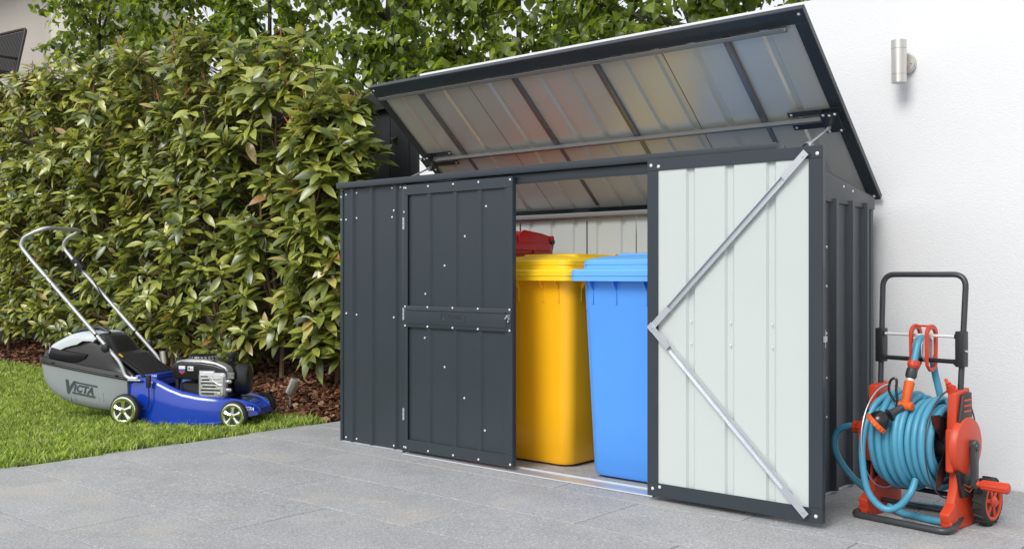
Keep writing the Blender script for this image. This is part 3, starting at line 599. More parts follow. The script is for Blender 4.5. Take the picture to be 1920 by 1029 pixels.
# ------------------------------------------------------------------ wheelie bins
def wheelie_bin(label, cat, x, y, wbot, dbot, wtop, dtop, hbody, htot, lidw, lidd, mb_, ml, rz=0, dome=.012, big=False):
    """x,y = centre of the front bottom edge; front faces -y"""
    t = thing('wheelie_bin', label, cat, (x, y, 0), rz, 'wheelie bins inside the shed')
    secs = []
    for k, f in enumerate((0, .006, .03, .3, .7, .93, 1.0)):
        z = hbody*f+.012*(k == 0)*0+.006; w_ = wbot+(wtop-wbot)*f; d_ = dbot+(dtop-dbot)*f; ins = (.022, .008, 0, 0, 0, 0, 0)[k]
        yf = -(.035)*f; c_ = yf+d_/2
        secs.append([(px_, py_, z) for px_, py_ in rrect(0, c_, w_/2-ins, d_/2-ins, .055, 6)])
    b = MB(); b.loft(secs); obj('body', b, mb_, t, ang=40)
    zf = -.035; rimz = hbody
    b = MB(); b.loft([[(px_, py_, z) for px_, py_ in rrect(0, zf+dtop/2, wtop/2+o_, dtop/2+o_, .05, 6)] for z, o_ in ((rimz-.03, .003), (rimz-.02, .018), (rimz+.004, .018))]); obj('rim', b, mb_, t, ang=40)
    for gx in ((-.36, .36, -.12, .18) if not big else (-.36, .36, 0, .2)):
        b = MB(); b.prism([(-.001, 0), (-.034, 0), (-.030, -.03), (-.006, -.055), (-.006, -.11), (-.001, -.112)], lambda a, c, d: (d, zf+.006+a, rimz-.02+c), gx*wtop-.004, gx*wtop+.004); obj('gusset', b, mb_, t, .0015, 1)
    for sy in (.18, .75):
        for sx in (-1, 1):
            b = MB(); b.prism([(0, 0), (.026, 0), (.022, -.03), (.004, -.055), (.004, -.105), (0, -.106)], lambda a, c, d: (sx*(wtop/2-.004+a), d, rimz-.02+c), zf+sy*dtop-.004, zf+sy*dtop+.004); obj('gusset', b, mb_, t, .0015, 1)
    # lid: deep skirt band, recessed step, upper band, domed top
    H = htot-rimz; lw, ldp = lidw/2, lidd/2; c_ = zf-.045+ldp
    L = []
    for z, o_, r_ in ((-.035, 0, .045), (.006, 0, .045), (.013, -.005, .045), (.0145, -.030, .05), (.0155, -.036, .05), (H*.70-.006, -.038, .05), (H*.70, -.042, .05), (H*.78, -.060, .05), (H*.92, -.10, .06), (H*.98, -.15, .07), (H, -.19, .05)):
        L.append([(px_, py_, rimz+z) for px_, py_ in rrect(0, c_, lw+o_, ldp+o_, max(.02, r_), 6)])
    b = MB(); b.loft(L); ld_ = obj('lid', b, ml, t, ang=24)
    b = MB()
    for z, o_ in ((-.012, .0010), (H*.45, -.0365)):
        P_ = [(px_, py_, rimz+z) for px_, py_ in rrect(0, c_, lw+o_, ldp+o_, .045, 5)]; b.tube(P_, .0022, 6, closed=True)
    obj('lid_ridge', b, ml, ld_)
    # raised panel on the lid and hinge knuckles
    b = MB(); b.loft([[(px_, py_, rimz+z-(.012 if big else 0)) for px_, py_ in rrect(.02, c_+.05, lw*.62+o_, ldp*.62+o_, .03, 4)] for z, o_ in ((H-.02, 0), (H+.003, -.01), (H+.006, -.02))]); obj('lid_panel', b, ml, ld_, ang=30)
    for gx in (() if big else (-.36, -.12, .12, .36)):
        b = MB(); b.lathe((gx*wtop-.022, c_+ldp-.002, rimz+H*.78), (1,0,0), [(0,.010),(.002,.014),(.042,.014),(.044,.010)], 14); obj('lid_hinge', b, ml, ld_)
    # rear handle bar and knobs
    b = MB(); b.tube([(-wtop/2+.01, c_+ldp+.012, rimz+.042), (wtop/2-.01, c_+ldp+.012, rimz+.042)], .014, 12); obj('handle', b, mb_, t)
    for sx in (-1, 1):
        if big:
            b = MB(); b.prism([(-.10,-.13),(-.03,-.10),(.018,-.04),(.036,.020),(.034,.040),(.018,.050),(-.06,.066),(-.20,.080),(-.24,.06),(-.24,-.03)], lambda a, c, d: (d, c_+ldp+a, rimz+c), sx*(lw-.035)-.006, sx*(lw-.035)+.006); obj('hinge_cheek', b, mb_, t, .004)
            b = MB(); b.cyl((sx*(lw-.030), c_+ldp+.018, rimz+.025), (sx*(lw-.022), c_+ldp+.018, rimz+.025), .014, 12); obj('pin_cap', b, M['black'], t)
        else:
          b = MB(); b.prism([(-.08, -.13), (-.02, -.10), (.026, -.02), (.030, .045), (.012, .062), (-.02, .058), (-.10, .085), (-.16, .085), (-.16, -.03)], lambda a, c, d: (d, c_+ldp+a, rimz+c), sx*(wtop/2-.012)-.006, sx*(wtop/2-.012)+.006); obj('hinge_cheek', b, mb_, t, .003)
        if not big: b = MB(); b.cyl((sx*(wtop/2-.004), c_+ldp+.014, rimz+.040), (sx*(wtop/2+.008), c_+ldp+.014, rimz+.040), .012, 12); obj('pin_cap', b, M['black'], t)
        b = MB(); b.lathe((sx*(wbot/2-.01), dbot+.015, .10), (sx,0,0), [(0,.07),(.002,.098),(.008,.10),(.038,.10),(.044,.096),(.044,.06),(.036,.055)], 28); wl = obj('wheel', b, M['rubber'], t)
    b = MB(); b.cyl((-wbot/2, dbot+.015, .10), (wbot/2, dbot+.015, .10), .010, 10); obj('axle', b, M['galv'], t)
    return t
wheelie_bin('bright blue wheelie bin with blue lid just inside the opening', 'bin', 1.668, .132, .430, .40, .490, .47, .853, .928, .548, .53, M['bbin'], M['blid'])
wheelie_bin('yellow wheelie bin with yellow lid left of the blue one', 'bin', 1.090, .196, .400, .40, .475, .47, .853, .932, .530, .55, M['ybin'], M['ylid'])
wheelie_bin('taller red wheelie bin mostly hidden behind the left door', 'bin', .515, .130, .46, .50, .560, .60, .985, 1.068, .585, .66, M['rbin'], M['rbin'], big=True)

# ------------------------------------------------------------------ wall light
wl = thing('wall_light', 'brushed steel cylinder up and down light on the white wall', 'wall light', (2.462, .985, 1.722))
g = MB(); g.lathe((0,-.002,0), (0,-1,0), [(0,.046),(.016,.046),(.020,.042),(.0205,.001)], 36); obj('mounting_plate', g, M['steel'], wl)
g = MB(); g.cyl((0,-.02,0), (0,-.05,0), .014, 16); obj('arm', g, M['steel'], wl)
g = MB(); g.cyl((0,-.078,-.0525), (0,-.078,.0525), .0302, 48); obj('body', g, M['steel'], wl, ang=40)
g = MB(); g.cyl((0,-.078,-.0535), (0,-.078,-.0875), .0306, 48); obj('end_cap', g, M['steel'], wl, ang=40)
g = MB(); g.cyl((0,-.078,.0535), (0,-.078,.0875), .0306, 48); obj('end_cap', g, M['steel'], wl, ang=40)
for z_ in (-.0890, .0860): g = MB(); g.lathe((0,-.078,z_), (0,0,1), [(0,.0245),(.003,.0245)], 28); obj('lens', g, M['lens'], wl)
for sx in (-.030, .030): g = MB(); g.lathe((sx,-.022,0), (0,-1,0), [(0,.004),(.003,.004),(.005,.002)], 10); obj('cap_nut', g, M['steel'], wl)

# ------------------------------------------------------------------ garden spike lights
def spike(x, y, z, tilt, az, label):
    t = thing('spike_light', label, 'garden light', (x, y, z), az, 'spike lights in the planting bed')
    g = MB(); g.cyl((0,0,-.06), (0,0,.075), .0065, 10); obj('stake', g, M['steel'], t)
    m_ = Matrix.Translation((0,0,.085)) @ Matrix.Rotation(tilt, 4, 'Y')
    g = MB(); g.lathe((0,0,0), (0,0,1), [(0,.026),(.003,.031),(.098,.031),(.100,.029),(.097,.025)], 28); g.v = [tuple(m_@Vector(p)) for p in g.v]; obj('lamp_head', g, M['steel'], t)
    g = MB(); g.box(-.012,.012,-.008,.008,.07,.09); obj('bracket', g, M['steel'], t, .002)
    g = MB(); g.tube(smooth_path([(-.01,0,.082),(-.035,.004,.06),(-.040,0,.02),(-.03,0,-.02)]), .003, 6); obj('cable', g, M['black'], t)
spike(-1.14, .53, .02, R(24), R(30), 'steel spike light leaning at the lawn edge near the shed')
spike(-3.07, .80, .075, R(-8), R(20), 'steel spike light just behind the mower handle')
spike(-5.41, .98, .11, R(5), R(20), 'steel spike light at the far left behind the grass catcher')

# ------------------------------------------------------------------ LAWN MOWER  (local: +X forward, +Y far side, Z up)
mower = thing('lawn_mower', 'blue push lawn mower with grey grass catcher and silver handle on the grass edge', 'lawn mower', (-1.461, -.228, -.004))
mower.rotation_euler = (0, 0, math.atan2(.465, .885))
# deck
st = [(-.03,.155,.255,.03,.235,.035), (.03,.175,.262,.018,.215,.05), (.10,.188,.270,.014,.205,.06), (.17,.193,.252,.014,.170,.06), (.24,.197,.222,.014,.152,.055), (.32,.200,.196,.014,.148,.045), (.42,.200,.180,.015,.145,.035),
      (.53,.192,.170,.020,.145,.03), (.58,.174,.164,.030,.143,.03), (.62,.155,.158,.045,.141,.03), (.66,.134,.150,.055,.136,.02), (.705,.108,.130,.060,.120,.015), (.735,.088,.106,.066,.100,.01)]
secs = []
for X, w_, zt, zb, zc, lip in st:
    fl = .012 if X < .6 else .004
    half = [(-w_-fl, zb), (-w_-fl, zb+.006), (-w_-.001, zb+.012), (-w_, zb+(zt-zb)*.45), (-w_+.004, zt-.03), (-w_+.012, zt-.012), (-w_+.024, zt-.002), (-w_+.036, zt), (-w_+.036+lip*.25, zt-.004), (-w_+.036+lip*.6, (zt+zc)/2), (-w_+.036+lip, zc), (-w_*.3, zc)]
    secs.append([(X, a, z) for a, z in half]+[(X, -a, z) for a, z in half[::-1]])
b = MB(); b.loft(secs); obj('deck', b, M['mblue'], mower, ang=50)
b = MB(); b.box(-.02, .68, -.12, .12, .05, .09); obj('underside', b, M['black'], mower, .01)
b = MB(); b.loft([[(X, y, z) for y, z in rrect(0, z0, w_, h_, .01, 3)] for X, w_, h_, z0 in ((.12, .10, .02, .262), (.13,.13,.03,.25), (.02,.15,.03,.252), (-.03,.15,.028,.24))]); obj('deck_tail', b, M['mblue'], mower, ang=40)
# lettering on the nose
tm = text_mesh('VICTA', .024, .0004, .2, .0004, M['wt'], 'nose_lettering', 1)
nl = link('nose_lettering', tm, mower, basis(Vector((1,0.12,-.12)).normalized(), Vector((0,.35,1)).normalized(), Vector((.1,-1,.3)).normalized(), (.664, -.139, .100)))
b = MB(); b.box(.70, .77, -.1375, -.1365, .092, .0945, Matrix.Translation((0,0,0))); 
# wheels
def wheel(x, y, z, r, wd, side, kind):
    t = MB(); h = wd/2
    t.lathe((x, y-h, z), (0,1,0), [(0,r*.74),(0.001,r*.90),(.006,r*.985),(.010,r),(wd-.010,r),(wd-.006,r*.985),(wd-.001,r*.90),(wd,r*.74)], 44)
    ty = obj('wheel', t, M['rubber'], mower, ang=35)
    t = MB()
    for k in range(36):
        a = 2*math.pi*k/36; m_ = Matrix.Translation((x, y, z)) @ Matrix.Rotation(a, 4, 'Y'); t.box(r-.001, r+.0022, -h+.008, h-.008, -.0022, .0022, m_)
    obj('tread', t, M['rubber'], ty)
    oy = y+side*(h+.001)
    if kind == 'disc':
        t = MB(); t.lathe((x, oy-side*.001, z), (0,side,0), [(0,r*.73),(.002,r*.73),(.004,r*.70),(.002,r*.5),(.004,r*.22),(.010,r*.2),(.012,.002)], 36); obj('hub_disc', t, M['mgrey'], ty)
        for q in (.78, .86): 
            t = MB(); t.tube([(x+math.cos(a)*r*q, oy+side*.0002, z+math.sin(a)*r*q) for a in [2*math.pi*k/36 for k in range(36)]], .0012, 5, closed=True); obj('sidewall_ring', t, M['rubber'], ty)
        t = MB(); t.lathe((x, oy, z), (0,side,0), [(0,.010),(.02,.010)], 12); obj('axle_cap', t, M['redst'], ty); return
    t = MB(); t.lathe((x, oy-side*.004, z), (0,side,0), [(0,r*.82),(.004,r*.87),(.007,r*.84),(.0085,r*.74),(.007,r*.66),(.003,r*.61),(-.006,r*.58)], 44)
    t.f = t.f[:-2]; t.mi = t.mi[:-2]; rim = obj('rim', t, M['chrome'], ty, ang=30)
    t = MB(); t.lathe((x, oy-side*.014, z), (0,side,0), [(0,r*.80),(.004,r*.80)], 36); obj('wheel_back', t, M['rubber'], ty)
    t = MB()
    for k in range(5):
        a0 = R(90)+2*math.pi*k/5
        def P_(rad, off, dep): return (x+math.cos(a0)*rad-math.sin(a0)*off, oy+side*dep, z+math.sin(a0)*rad+math.cos(a0)*off)
        pr = [(r*.10, r*.105), (r*.36, r*.10), (r*.64, r*.19)]
        for s_ in (-1, 1):
            vs = [];
            for rad, hw in pr: vs += [P_(rad, 0, .0065), P_(rad, s_*hw, .0015), P_(rad, s_*hw, -.006)]
            t.add(vs, [(0,1,4,3),(3,4,7,6),(1,2,5,4),(4,5,8,7)] if s_ > 0 else [(0,3,4,1),(3,6,7,4),(1,4,5,2),(4,7,8,5)])
    obj('spokes', t, M['chrome'], ty, ang=20)
    t = MB(); t.lathe((x, oy, z), (0,side,0), [(0,r*.17),(.007,r*.17),(.010,r*.13),(.0105,.002)], 20); obj('hub_cap', t, M['chrome'], ty)
wheel(0, -.235, .089, .089, .042, -1, 'rim'); wheel(.663, -.222, .078, .078, .040, -1, 'rim')
wheel(.600, .244, .076, .074, .040, -1, 'disc'); wheel(0, .235, .089, .089, .042, -1, 'disc')
for X, z_ in ((0, .089), (.655, .078)): b = MB(); b.cyl((X, -.215, z_), (X, .215, z_), .007, 10); obj('axle', b, M['galv'], mower)
# handle
Yh = .188
side_ = [(.045,Yh,.262), (-.030,Yh,.262), (-.060,Yh,.345), (-.64,Yh,.925), (-.722,Yh,1.015), (-.700,Yh-.004,1.065), (-.575,Yh-.02,1.120), (-.575,0,1.120)]
full = side_[:-1]+[(x, -y, z) for x, y, z in side_[:-1][::-1]]
b = MB(); b.tube(round_path(full, .05, 6), .0115, 12); obj('handle', b, M['alu'], mower)
for sy in (-1, 1):
    b = MB(); b.cyl((-.215, sy*Yh, .50-.002), (-.223, sy*Yh, .508), .0123, 12); obj('tube_joint', b, M['black'], mower)
for X, z_ in ((-.145,.432),):
    for sy in (-1, 1):
        b = MB(); b.lathe((X, sy*(Yh+.010), z_), (0, sy, 0), [(0,.010),(.004,.024),(.018,.026),(.026,.020),(.028,.008)], 8); obj('wing_knob', b, M['black'], mower, .002)
for X, z_ in ((-.545,.832),(-.510,.797),(-.40,.687)):
    b = MB(); b.cyl((X, -Yh-.0125, z_), (X, -Yh-.009, z_), .004, 8); obj('tube_hole', b, M['black'], mower)
for sy in (-1, 1):
    b = MB(); b.box(-.01, .07, sy*Yh-.014, sy*Yh+.014, .249, .2575); b.cyl((.01, sy*Yh, .26), (.01, sy*Yh, .279), .006, 8); b.cyl((.045, sy*Yh, .26), (.045, sy*Yh, .279), .006, 8); obj('handle_bracket', b, M['galv'], mower, .002)
m_ = Matrix.Translation((-.610, Yh, .905)) @ Matrix.Rotation(R(45), 4, 'Y')
b = MB(); b.box(-.052, .045, -.024, .024, -.019, .024, m_); tc_ = obj('throttle_control', b, M['black'], mower, .012, 3)
b = MB(); b.box(-.03, -.018, .0, .018, .02, .075, m_); obj('throttle_lever', b, M['black'], tc_, .003)
b = MB(); b.cyl(m_@Vector((-.005,-.024,0)), m_@Vector((-.005,-.028,0)), .008, 12); obj('dial', b, M['wt'], tc_)
b = MB(); b.tube(smooth_path([(-.585,Yh-.02,.88),(-.50,Yh-.03,.83),(-.42,Yh-.015,.70),(-.30,Yh+.016,.585),(-.22,Yh+.016,.50)]), .0035, 6); obj('throttle_cable', b, M['black'], mower)
b = MB(); b.prism([(.115,.285),(.145,.285),(.140,.215),(.122,.215)], lambda a, c, d: (a, d, c), -.222, -.205); b.tube(smooth_path([(.132,-.213,.215),(.134,-.214,.15),(.125,-.214,.11),(.095,-.214,.095),(.06,-.216,.095)]), .004, 6); obj('height_lever', b, M['black'], mower, .003)
# grass catcher: lofted along X
def csec(X, w_, z0, z1, r, n=6): return [(X, y, z) for y, z in rrect(0, (z0+z1)/2, w_, max(.004, (z1-z0)/2), min(r, (z1-z0)/2*.95, w_*.9), n)]
def rim_z(X): return .262+(.355-.262)*(-X/.60)
low = [(-.615,.12,.335), (-.605,.150,.285), (-.58,.165,.215), (-.54,.172,.165), (-.48,.176,.128), (-.40,.178,.100), (-.30,.178,.080), (-.20,.176,.068), (-.12, .172, .062), (-.05, .168, .075), (-.035, .164, .10)]
b = MB(); secs = []
for X, w_, zb in low:
    zt = rim_z(X); prof = []
    for s_, rev in ((-1, False), (1, True)):
        h_ = [(s_*(w_+.004), zt), (s_*(w_+.002), zt-(zt-zb)*.25), (s_*w_, zt-(zt-zb)*.6), (s_*(w_-.004), zb+(zt-zb)*.22), (s_*(w_-.014), zb+(zt-zb)*.07), (s_*(w_-.04), zb)]
        prof += h_[::-1] if rev else h_
    secs.append([(X, y, z) for y, z in prof])
b.loft(secs); cat_ = obj('grass_catcher', b, M['mgrey'], mower, ang=45)
b = MB(); P_ = [(X, -(w_+.010), rim_z(X)) for X, w_, _ in low[1:]]+[(-.02,-.165,rim_z(-.02))]
Q_ = [(-.632, 0, rim_z(-.632)), (-.630,-.09,rim_z(-.63)), (-.618,-.14,rim_z(-.618))]+P_; full = Q_+[(x,-y,z) for x, y, z in Q_[:0:-1]]
rimb = MB()
for dz in (-.010, 0, .010): rimb.tube([(x, y*(1 if dz == 0 else .985), z+dz) for x, y, z in full], .0085, 6)
obj('catcher_rim', rimb, M['black'], cat_)
top = [(-.615,.13,.385,.03), (-.60,.150,.405,.04), (-.56,.160,.435,.05), (-.50,.162,.468,.055), (-.43,.162,.498,.055), (-.36,.160,.512,.05), (-.28,.158,.510,.05), (-.20,.150,.488,.05), (-.17,.150,.455,.04), (-.13,.155,.395,.035), (-.07,.160,.330,.03), (-.02,.160,.285,.02)]
secs = []
for X, w_, zt, r in top:
    z0 = rim_z(X)+.004; wt = w_-.035 if X < -.15 else w_-.02; prof = []
    for s_, rev in ((-1, False), (1, True)):
        h_ = [(s_*w_, z0), (s_*(w_-.006), z0+(zt-z0)*.3), (s_*(w_-.018), z0+(zt-z0)*.65), (s_*(wt+.004), zt-(zt-z0)*.12), (s_*(wt-.012), zt-.002), (s_*(wt*.6), zt+.003)]
        prof += h_[::-1] if rev else h_
    secs.append([(X, y, z) for y, z in prof])
b = MB(); b.loft(secs); obj('catcher_lid', b, M['black'], cat_, ang=45)
# pale insert: curved panel over the lid
def topz(X):
    xs_ = [a[0] for a in top]; return float(np.interp(X, xs_, [a[2] for a in top]))
b = MB(); secs = []
for X in np.linspace(-.555, -.255, 9):
    zt = topz(X)+.006; yl = -.150 if X < -.30 else -.135
    lo = .072 if -.52 < X < -.36 else .052; secs.append([(X, yl-.010, zt-lo), (X, yl-.002, zt-.030), (X, -.128, zt-.006), (X, -.105, zt), (X, 0, zt+.003), (X, .105, zt), (X, .128, zt-.006), (X, .135, zt-.02), (X, .12, zt-.03), (X, -.12, zt-.045)])
b.loft(secs); obj('catcher_panel', b, M['mgrey2'], cat_, .003, 2)
b = MB(); b.loft([[(x_, -.150-.011*k, z_) for x_, z_ in [(-.565+.01*k,.378+.004*k),(-.545,.345+.008*k),(-.45,.330+.008*k),(-.36,.335+.008*k),(-.315,.365),(-.300,.392-.004*k),(-.42,.408-.004*k),(-.54,.428-.004*k)]] for k in (0, 1)]); obj('hand_recess', b, M['blackg'], cat_, .004)
b = MB(); b.tube(round_path([(-.49,-.02,.475),(-.465,-.02,.515),(-.31,-.02,.542),(-.25,-.02,.505)], .03, 5), .013, 8); obj('carry_handle', b, M['black'], cat_)
b = MB(); b.tube(round_path([(-.26,-.145,.46),(-.20,-.15,.50),(-.12,-.155,.36),(.0,-.16,.27)], .05, 5), .011, 8); obj('catcher_edge', b, M['black'], cat_)
for X in (-.40, -.37, -.215, -.185):
    b = MB(); w_ = .176; b.tube([(X, -w_+.001, .175), (X+.003, -w_+.004, .125)], .0035, 6); obj('catcher_rib', b, M['mgrey'], cat_)
for X in (-.50, -.30, -.09): b = MB(); b.box(X-.012, X+.012, -.1945, -.185, rim_z(X)-.003, rim_z(X)+.004); obj('clip', b, M['blackg'], cat_, .001)
# lettering VICTA with bars, parallel to the rim
tx = Vector((.97, 0, -.150)).normalized(); tz = Vector((.150, 0, .97)).normalized(); ty_ = Vector((0,-1,0)); o_ = Vector((-.438, -.1795, .180))
for body, size, off, by in (('V', .098, 0, -.004), ('ICTA', .056, .062, .012)):
    tm = text_mesh(body, size, .0006, .12, .0055 if body == 'V' else .0026, M['mtext'], 'lettering', 1.06)
    link('lettering', tm, cat_, basis(tx, tz, ty_, o_+tx*off+tz*by))
for a0, a1, zz in ((.070,.212,.062), (.056,.206,.001)):
    b = MB(); q0, q1 = o_+tx*a0+tz*zz, o_+tx*a1+tz*zz; u_ = tz*.0045
    b.add([q0-u_, q1-u_, q1+u_, q0+u_]+[p+Vector((0,-.001,0)) for p in (q0-u_, q1-u_, q1+u_, q0+u_)], [(4,5,6,7),(0,3,2,1),(0,1,5,4),(1,2,6,5),(2,3,7,6),(3,0,4,7)]); obj('lettering', b, M['mtext'], cat_)
# rear flap, ribbed, between catcher and deck
fm = Matrix.Translation((-.115, 0, .392)) @ Matrix.Rotation(R(33), 4, 'Y')
b = MB(); b.box(-.02, .215, -.150, .150, -.016, 0, fm); fl_ = obj('rear_flap', b, M['black'], mower, .006)
for k in range(9):
    y_ = -.12+k*.03; b = MB(); b.box(.01, .205, y_-.003, y_+.003, .0003, .007, fm); obj('flap_rib', b, M['black'], fl_, .001, 1)
b = MB(); b.box(.0, .03, -.135, -.12, .0003, .004, fm); obj('caution_label', b, M['ylid'], fl_)
# engine
en = MB(); en.loft([[(x_, y_, z) for x_, y_ in rrect(.40, 0, .165+o, .125+o, .05, 5)] for z, o in ((.150,-.01),(.158,0),(.235,0),(.240,-.012))]); engb = obj('engine', en, M['black'], mower, ang=35); engb.scale = (.88, 1, 1); engb.location = (.053, 0, 0)
b = MB()
prof = [(.205,.285),(.200,.330),(.212,.350),(.260,.362),(.40,.362),(.50,.350),(.570,.328),(.600,.295),(.605,.262),(.590,.245),(.40,.250),(.22,.262)]
secs = [[(a, y, c0+(c-c0)*f) for a, c in prof] for c0, f, y in ((.30,.80,-.142),(.30,.93,-.134),(.30,1,-.115),(.30,1.02,0),(.30,1,.10),(.30,.85,.135))]
b.loft(secs); obj('engine_shroud', b, M['blackg'], engb, .004, 2, ang=40)
# silver band following the shroud's upper edge
b = MB(); path = [(.215,-.120,.3545),(.30,-.123,.366),(.40,-.122,.365),(.48,-.120,.356),(.55,-.124,.337),(.588,-.128,.315),(.600,-.130,.27)]
secs = []
for i, p in enumerate(smooth_path(path, 4)):
    wv = Vector((0,.022+.03*min(1, max(0,(p.x-.36)/.1)),.003)); secs.append([p+Vector((.002,-.010,-.010)), p+Vector((.003,-.004,.0045)), p+wv+Vector((.002,0,.004)), p+wv+Vector((0,0,-.006))])
b.loft(secs); obj('silver_band', b, M['silverp'], engb, .001, 1)
for k in range(6): p = (.475+k*.017, -.105, .3625-.0042*k-.0006*k*k); b = MB(); b.box(-.005,.005,-.013,.013,0,.003, Matrix.Translation(p)@Matrix.Rotation(R(14+k*3),4,'Y')); obj('vent_slot', b, M['blackg'], engb)
# recoil dome with grille
b = MB(); b.lathe((.330,.01,.350), (0,0,1), [(0,.100),(.016,.098),(.030,.085),(.036,.05),(.037,.01)], 32); dome_ = obj('starter_housing', b, M['silverp'], engb, ang=40)
for k in range(10):
    y_ = -.070+k*.0155; L_ = math.sqrt(max(.0004, .088**2-(y_)**2)); m_ = Matrix.Translation((.330, .01+y_, .3875)); b = MB(); b.box(-L_*.82, L_*.82, -.0040, .0040, -.006, -.0003 if False else .001, m_); obj('grille_slot', b, M['blackg'], dome_)
for k in range(11):
    a = R(205+k*14); p = Vector((.330+math.cos(a)*.0935, .01+math.sin(a)*.0935, .372)); b = MB(); b.box(-.004,.004,-.003,.004,-.012,.010, Matrix.Translation(p)@Matrix.Rotation(a+R(90),4,'Z')@Matrix.Rotation(R(-28),4,'X')); obj('grille_slot', b, M['blackg'], dome_)
b = MB(); b.lathe((.485,.085,.350), (0,0,1), [(0,.022),(.022,.022),(.024,.034),(.042,.034),(.047,.030),(.048,.01)], 24); obj('fuel_cap', b, M['black'], engb, ang=35)
b = MB(); b.lathe((.560,.03,.250), (.93,.30,0), [(0,.090),(.055,.090),(.075,.082),(.085,.06),(.087,.01)], 32); obj('air_filter_cover', b, M['black'], engb, ang=35)
b = MB(); b.cyl((.222,-.105,.16), (.222,-.105,.335), .015, 14); b.lathe((.222,-.105,.335), (0,0,1), [(0,.020),(.012,.024),(.024,.022),(.028,.012)], 16); b.box(.205,.24,-.10,-.06,.345,.378); obj('oil_filler', b, M['black'], engb, ang=40)
# muffler guard
mg = MB(); mg.loft([[(x_, y, z_) for x_, z_ in rrect(.452, .222, .083+o, .066+o, .020, 5)] for y, o in ((-.128,.004),(-.150,.004),(-.162,-.006),(-.163,-.014))]); mgo = obj('cylinder_cover', mg, M['cast'], engb, ang=35); mgo.location = (.050, -.012, .010); mgo.scale = (1.08, 1, 1); mgo.location.x = .014
for k, (x0_, x1_) in enumerate(((-.066,-.02),(-.060,-.01),(-.066,.045),(-.052,.030),(-.066,.060),(-.060,.02))):
    b = MB(); z_ = .272-k*.019; b.box(.452+x0_, .452+x1_, -.1645, -.1625, z_-.0035, z_+.0035); obj('cover_slot', b, M['blackg'], mgo, .0008, 1)
for z_ in (.262,.243,.224,.205,.186): b = MB(); b.box(.388, .515, -.169, -.1632, z_-.0022, z_+.0022, Matrix.Rotation(0,4,'Y')); obj('cover_rib', b, M['cast'], mgo, .001, 1)
b = MB(); b.tube([(.455,-.168,.270),(.475,-.169,.245),(.500,-.168,.232),(.520,-.166,.225)], .004, 6); b.lathe((.505,-.163,.178),(0,-1,0),[(0,.010),(.006,.010),(.007,.005)],12); b.lathe((.392,-.163,.222),(0,-1,0),[(0,.010),(.006,.010)],12); obj('cover_boss', b, M['cast'], mgo)
for z_ in (.245, .198): b = MB(); b.cyl((.535,-.135,z_), (.562,-.140,z_), .011, 14); b.cyl((.562,-.140,z_), (.570,-.141,z_), .007, 10); obj('bolt', b, M['cast'], mgo)
for k in range(5): b = MB(); b.box(.545,.585,-.13,-.128-.012,.262+k*.007,.265+k*.007); obj('cooling_fin', b, M['cast'], mgo)
def sticker(x0_, x1_, z0_, z1_, m, y_=-.1432): b = MB(); b.box(x0_, x1_, y_-.0010, y_, z0_, z1_); return obj('sticker', b, m, engb)
sticker(.255,.300,.318,.336,M['wt']); sticker(.256,.299,.304,.3175,M['bluest'])
b = MB(); b.prism([(.252,.3035),(.303,.3035),(.278,.288)], lambda a, c, d: (a, d, c), -.1440, -.1430); obj('sticker', b, M['redst'], engb)
sticker(.318,.358,.309,.334,M['wt'])
b = MB(); b.box(.324,.334,-.1450,-.1443,.314,.328); b.box(.338,.353,-.1450,-.1443,.316,.320); obj('sticker_print', b, M['mtext'], engb)
sticker(.405,.500,.2935,.3075,M['wt'], -.146)
b = MB(); b.box(.40,.51,-.1458,-.138,.2905,.3125); obj('sticker_plate', b, M['silverp'], engb, .002)
b = MB(); b.box(.415,.49,-.1476,-.1471,.2985,.3020); obj('sticker_print', b, M['mtext'], engb)

